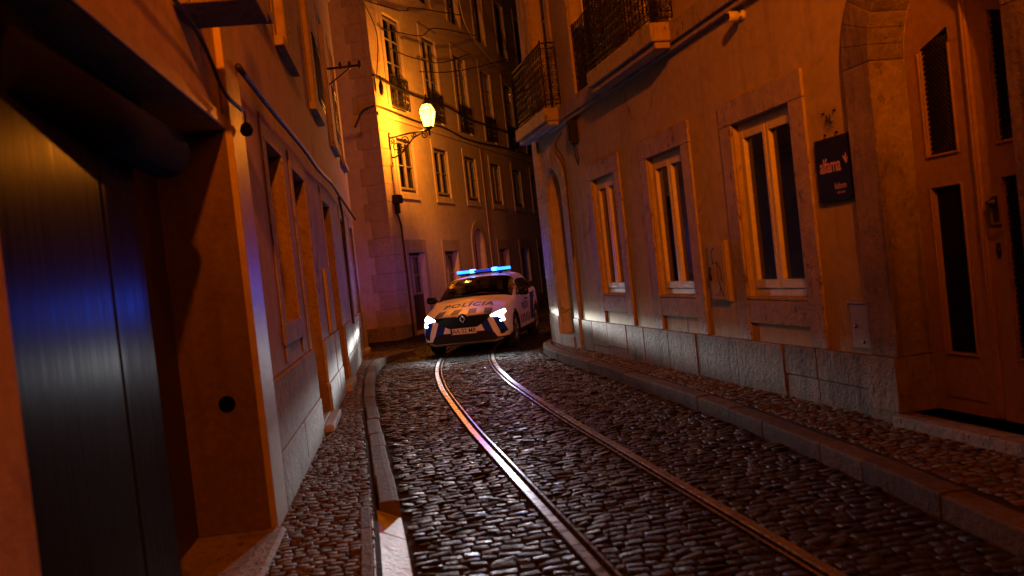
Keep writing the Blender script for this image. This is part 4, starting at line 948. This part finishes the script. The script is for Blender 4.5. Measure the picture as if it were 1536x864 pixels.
def head_nodes(d):
    d.use_nodes = True; n, l = d.node_tree.nodes, d.node_tree.links; e = n['Emission']
    tc = n.new('ShaderNodeTexCoord'); sp = n.new('ShaderNodeSeparateXYZ'); l.new(tc.outputs['Normal'], sp.inputs[0])
    rm = n.new('ShaderNodeMapRange'); l.new(sp.outputs['Z'], rm.inputs[0]); rm.inputs[1].default_value = -.10; rm.inputs[2].default_value = .25
    r = n.new('ShaderNodeValToRGB'); l.new(rm.outputs[0], r.inputs[0]); el = r.color_ramp.elements; el[0].position = .14; el[0].color = (1, 1, 1, 1); el[1].position = 1; el[1].color = (.002, .002, .002, 1)
    for p_, c_ in ((.29, .09), (.43, .018), (.62, .006)): x_ = el.new(p_); x_.color = (c_, c_, c_, 1)
    ng = n.new('ShaderNodeMath'); ng.operation = 'MULTIPLY'; ng.inputs[1].default_value = -1.; l.new(sp.outputs['Y'], ng.inputs[0])
    h = n.new('ShaderNodeValToRGB'); l.new(ng.outputs[0], h.inputs[0]); el = h.color_ramp.elements; el[0].position = .15; el[0].color = (0, 0, 0, 1); el[1].position = .995; el[1].color = (1, 1, 1, 1)
    for p_, c_ in ((.80, .75), (.865, .42), (.915, .06), (.955, .05), (.987, .75)): x_ = el.new(p_); x_.color = (c_, c_, c_, 1)
    m_ = n.new('ShaderNodeMath'); m_.operation = 'MULTIPLY'; l.new(r.outputs[0], m_.inputs[0]); l.new(h.outputs[0], m_.inputs[1])
    k = n.new('ShaderNodeMapRange'); k.interpolation_type = 'SMOOTHSTEP'; l.new(sp.outputs['Z'], k.inputs[0])
    k.inputs[1].default_value = -.10; k.inputs[2].default_value = -.03; k.inputs[3].default_value = .035; k.inputs[4].default_value = 1.
    q = n.new('ShaderNodeMath'); q.operation = 'MULTIPLY'; l.new(m_.outputs[0], q.inputs[0]); l.new(k.outputs[0], q.inputs[1]); l.new(q.outputs[0], e.inputs['Strength'])
for sgx in (1, -1):
    o = lamp('headlight_beam', 'POINT', (sgx * .70, -.04, .75), (.93, .97, 1), HEAD, .05, CAR); head_nodes(o.data)

# ------------------------------------------------------------------ the driver
def skin_body(name, verts, edges, rad, mat, parent=None, sub=2):
    me = bpy.data.meshes.new(name); me.from_pydata(verts, edges, []); o = bpy.data.objects.new(name, me); COL.objects.link(o)
    o.modifiers.new('skin', 'SKIN'); s_ = o.modifiers.new('sub', 'SUBSURF'); s_.levels = s_.render_levels = sub
    for i, r in enumerate(rad): me.skin_vertices[0].data[i].radius = r if hasattr(r, '__len__') else (r, r)
    me.skin_vertices[0].data[0].use_root = True
    bpy.context.view_layer.update(); dm = bpy.data.meshes.new_from_object(o.evaluated_get(bpy.context.evaluated_depsgraph_get()))
    bpy.data.objects.remove(o); o = bpy.data.objects.new(name, dm); COL.objects.link(o); dm.materials.clear()
    for mm in mat: dm.materials.append(mm)
    dm.polygons.foreach_set('use_smooth', [True] * len(dm.polygons))
    if parent: o.parent = parent
    return o
PV = [(0, 0, .14), (0, .03, .34), (0, .04, .52), (0, .03, .60), (0, .0, .68), (0, -.01, .77), (0, -.01, .84)]; PE = [(0, 1), (1, 2), (2, 3), (3, 4), (4, 5), (5, 6)]; PR = [(.17, .13), (.16, .11), (.15, .10), (.07, .07), (.062, .062), (.085, .10), (.07, .085)]
for sx in (1, -1):
    k = len(PV); PV += [(sx * .19, .03, .53), (sx * .25, -.12, .33), (sx * .19, -.33, .36), (sx * .175, -.40, .38)]; PE += [(2, k), (k, k + 1), (k + 1, k + 2), (k + 2, k + 3)]; PR += [.065, .048, .034, .036]
    for fi in range(4):
        q = len(PV); zz = .36 + fi * .017; PV += [(sx * .165, -.44, zz), (sx * .135, -.455, zz), (sx * .125, -.43, zz)]; PE += [(k + 3, q), (q, q + 1), (q + 1, q + 2)]; PR += [.0095, .0085, .0075]
    q = len(PV); PV += [(sx * .15, -.40, .42), (sx * .13, -.42, .43)]; PE += [(k + 3, q), (q, q + 1)]; PR += [.011, .009]
    q = len(PV); PV += [(sx * .10, -.10, .11), (sx * .12, -.38, .13), (sx * .11, -.52, -.15)]; PE += [(0, q), (q, q + 1), (q + 1, q + 2)]; PR += [.085, .065, .045]
drv = skin_body('person', PV, PE, PR, [M['uniform'], M['skin']])
drv.location = car_w(.36, 2.24, .50); drv.rotation_euler = (0, 0, R_(CY))
for p in drv.data.polygons:
    c = p.center; p.material_index = 1 if (c.z > .62 or c.y < -.345 and c.z > .2) else 0
tag(drv, 'driver in a dark uniform holding the steering wheel of the police car', 'person')
bm = bmesh.new(); bmesh.ops.create_icosphere(bm, subdivisions=3, radius=1); bmesh.ops.delete(bm, geom=[v for v in bm.verts if v.co.z < -.05 and v.co.y < .2 or v.co.z < -.4], context='VERTS')
for v in bm.verts: v.co = Vector((v.co.x * .092, v.co.y * .108 + .0, v.co.z * .115 + .81))
me = bpy.data.meshes.new('hair'); bm.to_mesh(me); bm.free(); me.polygons.foreach_set('use_smooth', [True] * len(me.polygons)); me.materials.append(M['hair']); o = bpy.data.objects.new('hair', me); COL.objects.link(o); o.parent = drv
mb = MB()
mb.lathe([(.0, -.0), (.012, .004), (.014, .03), (.0, .045)], 8, 'z', (0, -.108, .745)); mb.build('nose', M['skin'], drv)
mb = MB()
for sx in (1, -1): mb.lathe([(.0, -.006), (.011, 0), (.0, .006)], 8, 'y', (sx * .032, -.098, .79))
mb.build('eye', M['black'], drv)

# ------------------------------------------------------------------ things on the ochre house
def on(fr, name, mb, mat, s, o, z, label=None, cat=None, bevel=0, group=None):
    ob = mb.build(name, mat, None, bevel=bevel); fr.place(ob, s, o, z)
    if label: tag(ob, label, cat, group)
    return ob
mb = MB(); mb.box(-.235, .235, .012, .036, -.25, .25); sg_ = on(FR, 'wall_sign', mb, M['sign_black'], 7.27, 0, 2.03, 'black square plaque reading alfama, lisbon in rose letters between window and arched door', 'sign', .003)
v2, f2 = text_geo('alfama', .135, .003, spacing=.92); mb = MB(); mb.add([(-a * .95 + .03, .0385, b_ * 1.15 + .03) for a, b_, _ in v2], f2)
for a0, k in ((.4, .05), (1.3, .06), (2.2, .045), (-.6, .04)):      # little sprig after the word
    cx, cz = -.185, .055; p = [(cx - .005, .0385, cz - .03), (cx - k * .55 * math.cos(a0) - .012, .0385, cz + k * .55 * math.sin(a0)), (cx - k * math.cos(a0), .0385, cz + k * math.sin(a0)), (cx - k * .55 * math.cos(a0) + .012, .0385, cz + k * .55 * math.sin(a0) - .006)]
    mb.add(p, [(0, 1, 2, 3)])
v2, f2 = text_geo('lisbon', .07, .0008); mb.add([(-a - .09, .0385, b_ - .135) for a, b_, _ in v2], f2); v2, f2 = text_geo('old town', .032, .0004); mb.add([(-a - .09, .0385, b_ - .185) for a, b_, _ in v2], f2)
mb.build('lettering', M['sign_rose'], sg_)
mb = MB()
for a in (-.21, .21):
    for c in (-.225, .225): mb.lathe([(.009, 0), (.009, .006)], 8, 'y', (a, .036, c))
mb.build('screw', M['iron_worn'], sg_)
ac = glass('acrylic', (.97, .96, .95), .1, .0)
mb = MB(); mb.quad((-.095, .014, -.10), (.095, .014, -.10), (.095, .014, .10), (-.095, .014, .10)); al = on(FR, 'wall_sign', mb, ac, 7.29, 0, 2.395, 'small clear acrylic plate with the letters AL above the black plaque', 'sign')
v2, f2 = text_geo('AL', .10, .003); mb = MB(); mb.add([(-a, .017, b_ + .025) for a, b_, _ in v2], f2); mb.box(-.06, .06, .0165, .0175, -.045, -.04); mb.build('lettering', M['black'], al)
mb = MB()
for a in (-.08, .08):
    for c in (-.085, .085): mb.lathe([(.008, 0), (.008, .02)], 8, 'y', (a, 0, c))
mb.build('standoff', M['iron_worn'], al)
# meter cupboard with graffiti
mb = MB(); mb.box(-.20, .20, .002, .05, -.31, .31); ub = on(FR, 'utility_box', mb, weathered('box_paint', (.40, .35, .26), (.46, .41, .31), (.2, .16, .1), scale=3, bump=.1, streak=.5), 9.53, 0, 1.27, 'tall pale utility box with blue and black scribbles between two windows', 'utility box', .006)
mb = MB(); mb.box(-.18, .18, .051, .062, -.29, .29); dd = mb.build('door', bpy.data.materials['box_paint'], ub, bevel=.005)
mb = MB(); mb.tube([(.15, .063, -.09), (.155, .075, -.03), (.15, .063, .05)], .014, 8); mb.build('handle', M['black'], dd)
mb = MB(); mb.tube([(.02, .0635, .24), (.08, .0635, .22), (.11, .0635, .14), (.06, .0635, .08)], .006, 5); mb.build('scribble', M['plate_blue'], dd)
mb = MB(); mb.tube([(.06, .0635, .08), (-.02, .0635, .1), (-.09, .0635, .02), (-.1, .0635, -.1)], .0035, 5); mb.tube([(-.02, .0635, .1), (.0, .0635, -.05), (-.06, .0635, -.16), (-.02, .0635, -.22), (.1, .0635, -.25)], .0035, 5); mb.tube([(-.06, .0635, -.16), (-.11, .0635, -.25)], .0035, 5); mb.build('scribble', M['black'], dd)
mb = MB(); mb.box(-.13, .13, .002, .022, -.17, .17); mb.box(-.145, .145, .002, .03, .172, .2); lbx = on(FR, 'meter_hatch', mb, M['wood_orange'], 6.965 + .16, 0, .80, 'low meter hatch with two round holes beside the arched double door', 'hatch', .004)
mb = MB(); mb.lathe([(.018, 0), (.018, .004)], 12, 'y', (.07, .0222, .0)); mb.lathe([(.014, 0), (.014, .004)], 12, 'y', (-.02, .0222, -.12)); mb.build('hole', M['black'], lbx)
# security camera under the string course
cc = FR.empty('security_camera', 8.52, 0, 3.60); tag(cc, 'small round white security camera below the stone string course', 'security camera')
mb = MB(); mb.lathe([(.045, .0), (.045, .02), (.02, .03), (.02, .06)], 14, 'y'); mb.build('mount', M['white_paint'], cc)
mb = MB(); mb.lathe([(.03, 0), (.048, .012), (.05, .09), (.044, .10)], 18, 'y', (0, .055, -.01)); mb.build('housing', M['white_paint'], cc)
mb = MB(); mb.lathe([(.032, 0), (.030, .004), (.0, .008)], 14, 'y', (0, .155, -.01)); mb.build('lens', M['gloss_black'], cc)
# black floodlight box with hanging loop of cable
fb = FR.empty('junction_box', 14.15, 0, 3.5); tag(fb, 'black junction box with a dangling cable loop under the string course', 'junction box')
mb = MB(); mb.box(-.10, .10, .002, .12, -.2, .16); mb.box(-.05, .05, .121, .14, -.16, .1); mb.build('box', M['black_plastic'], fb, bevel=.01)
mb = MB(); mb.tube([(.0, .06, -.2), (-.09, .05, -.3), (-.12, .04, -.45), (-.05, .04, -.53), (.02, .04, -.44), (.03, .05, -.3), (.03, .06, -.2)], .008, 6); mb.build('cable_loop', M['cable'], fb)
def cable(name, pts, r, mat, label, cat='cable', group=None, per=8):
    P = catmull([tuple(p) for p in pts], per); mb = MB(); o0 = Vector(P[0]); mb.tube([Vector(p) - o0 for p in P], r, 6); ob = mb.build(name, mat); ob.location = o0; return tag(ob, label, cat, group)
def fp(fr, L_): return [fr.P(*q) for q in L_]
cable('wall_cable', fp(FR, [(14.9, .02, 3.6), (15.05, .10, 3.42), (14.8, .085, 3.2), (14.72, .08, 2.9), (14.74, .08, 1.6)]), .009, M['cable'], 'thin black cable looping round the narrow arched entry near the corner')
dp = None
# ------------------------------------------------------------------ things on the rose house
mb = MB(); mb.box(-.33, .33, -.002, -.03, -.40, .40); mb.box(-.30, .30, -.031, -.042, -.37, .37); on(FL, 'utility_box', mb, bpy.data.materials['box_paint'], 11.5, 0, 1.38, 'flush utility cabinet between two doorways of the rose house, glinting blue', 'utility box', .006)
P_ = [(3.0, .06, 2.98), (4.6, .07, 2.92), (5.2, .08, 2.72), (5.7, .09, 2.70)]
cable('wall_cable', fp(FL, P_), .012, M['cable'], 'black cable slanting over the garage lintel to a hanging bulb holder')
cable('wall_cable', fp(FL, [(5.9, .07, 3.02), (7.5, .08, 3.0), (9.5, .075, 3.03), (11.5, .08, 3.0), (13.5, .08, 3.05), (15.0, .08, 3.02), (17.5, .07, 3.0), (20.1, .07, 2.95)]), .022, M['cable'], 'thick bundled cable clipped along the rose house above the doorways')
cable('wall_cable', fp(FL, [(15.0, .07, 3.0), (15.15, .09, 2.6), (15.1, .07, 1.5), (15.15, .07, .9)]), .02, M['cable'], 'dark conduit dropping down the rose house past the far window')
hb = FL.empty('bulb_holder', 5.75, .10, 2.66); tag(hb, 'small round bulb holder hanging from the cable on the rose house', 'lamp')
mb = MB(); mb.tube([(0, 0, .04), (0, 0, -.05)], .006, 6); mb.build('flex', M['cable'], hb); mb = MB(); mb.lathe([(.0, -.12), (.03, -.11), (.042, -.08), (.03, -.045), (.012, -.03)], 12); mb.build('bulb', M['iron_worn'], hb)
# iron arm with insulators
ia = FL.empty('cable_bracket', 17.0, 0, 5.55); tag(ia, 'iron arm with insulators sticking out high on the rose house', 'cable bracket')
mb = MB(); mb.tube([(0, 0, 0), (0, -.62, .02)], .022, 8); mb.tube([(0, 0, -.3), (0, -.45, 0)], .014, 6); mb.build('arm', M['iron'], ia)
mb = MB()
for q in (-.25, -.42, -.6): mb.lathe([(.012, -.06), (.03, -.03), (.03, .04), (.012, .08)], 10, 'z', (0, q, .03))
mb.build('insulator', M['iron'], ia)

# ------------------------------------------------------------------ things on the cream house
jb = FF.empty('junction_box', 24.78, 0, 3.62); tag(jb, 'dark junction box on the cream house corner below the lantern', 'junction box')
mb = MB(); mb.box(-.16, .16, -.03, -.2, -.10, .12); mb.box(-.07, .07, -.03, -.14, -.36, -.102); mb.build('box', M['black_plastic'], jb, bevel=.01)
cable('drainpipe', fp(FF, [(24.75, .08, 3.25), (24.9, .08, 3.0), (24.92, .08, 2.7), (24.95, .08, 1.5), (24.95, .08, .02)]), .03, M['cable'], 'thin dark pipe running down the cream house corner from the junction box', 'pipe')
cable('drainpipe', fp(FF, [(32.75, .07, 5.7), (32.75, .07, 4), (32.75, .07, 2), (32.75, .07, .05)]), .022, M['stone_brown'], 'slim downpipe between the second and third windows from the lantern', 'pipe')
cable('conduit', fp(FF, [(24.75, .05, 4.55), (24.78, .05, 4.1), (24.78, .06, 3.7)]), .012, M['cable'], 'short thin conduit between lantern bracket and junction box')
cable('wall_cable', fp(FF, [(24.24, .06, 6.78), (25, .09, 6.72), (27, .10, 6.66), (29.5, .1, 6.74), (32, .1, 6.62), (36, .1, 6.7), (40, .1, 6.66)]), .03, M['cable'], 'thick cable across the cream house just behind the lantern top')
cable('wall_cable', fp(FF, [(24.22, -.6, 5.55), (24.2, -.35, 5.9), (24.2, -.1, 5.98), (24.5, .07, 6.0), (27, .1, 5.93), (29, .1, 6.02), (31, .1, 5.9), (33, .1, 5.93), (36, .1, 6.05), (40, .1, 6.1)]), .026, M['cable'], 'cable wrapping the cream house corner below the first thick cable')
ib = FF.empty('cable_bracket', 24.42, 0, 6.62); tag(ib, 'iron cable bracket with a dark insulator at the corner of the cream house', 'cable bracket')
mb = MB(); mb.tube([(0, -.03, .2), (0, -.16, .15), (0, -.16, -.1)], .02, 8); mb.lathe([(.02, -.34), (.055, -.28), (.06, -.1), (.03, .02)], 12, 'z', (0, -.16, 0)); mb.build('insulator', M['iron'], ib)
WG = 'thin wires strung in front of the tall windows'
for i, (pts, lab, mt, r) in enumerate([
    ([(23.7, .3, 8.5), (25.8, .3, 8.78), (26.6, .3, 8.95), (27.1, .3, 9.15), (31.5, .3, 9.98)], 'topmost thin wire strung across the cream house front', 'cable', .017),
    ([(24.6, .3, 8.0), (27.4, .3, 8.42), (28.8, .3, 8.95), (33.1, .3, 9.64)], 'thin wire with a spacer crossing the upper part of the tall windows', 'cable', .017),
    ([(25.0, .3, 7.57), (26.6, .3, 7.64), (29.0, .3, 7.95), (32.1, .3, 8.83)], 'thin wire crossing the tall windows at mid height', 'cable', .017),
    ([(27.0, .3, 7.32), (29.5, .3, 7.75), (32.7, .3, 8.48), (37.1, .3, 9.6)], 'lowest thin wire crossing the tall windows above their iron rails', 'cable', .017),
    ([(30.8, .3, 8.08), (31.2, .35, 7.9), (31.9, .3, 8.0), (33.4, .3, 8.39), (37.3, .3, 9.05)], 'pale slack wire with a small hook ending at the third tall window', 'cable_pale', .013),
    ([(31.3, .3, 10.9), (31.5, .3, 10.5), (31.9, .3, 9.8), (33.0, .3, 9.39), (34.8, .3, 9.1), (36.9, .3, 9.1)], 'pale wire hanging down from the top of the cream house', 'cable_pale', .022)]):
    cable('wire', fp(FF, pts), r, M[mt], lab, 'wire')
cable('wire', [FF.P(24.35, .1, 6.75), FF.P(24.3, .25, 7.5), FF.P(24.1, .3, 8.0), FF.P(23.4, .3, 8.6), FF.P(22.5, .3, 9.6)], .014, M['cable'], 'knotted wire rising from the corner bracket of the cream house', 'wire')
cable('wire', [FF.P(34.4, .1, 7.5), FF.P(34.6, .8, 7.4), FR.P(17.0, .1, 4.62) + Vector((-.2, 1.2, .25)), FR.P(16.8, .3, 4.6)], .008, M['cable_pale'], 'pale wire stretched from the cream house to the corner balcony', 'wire')
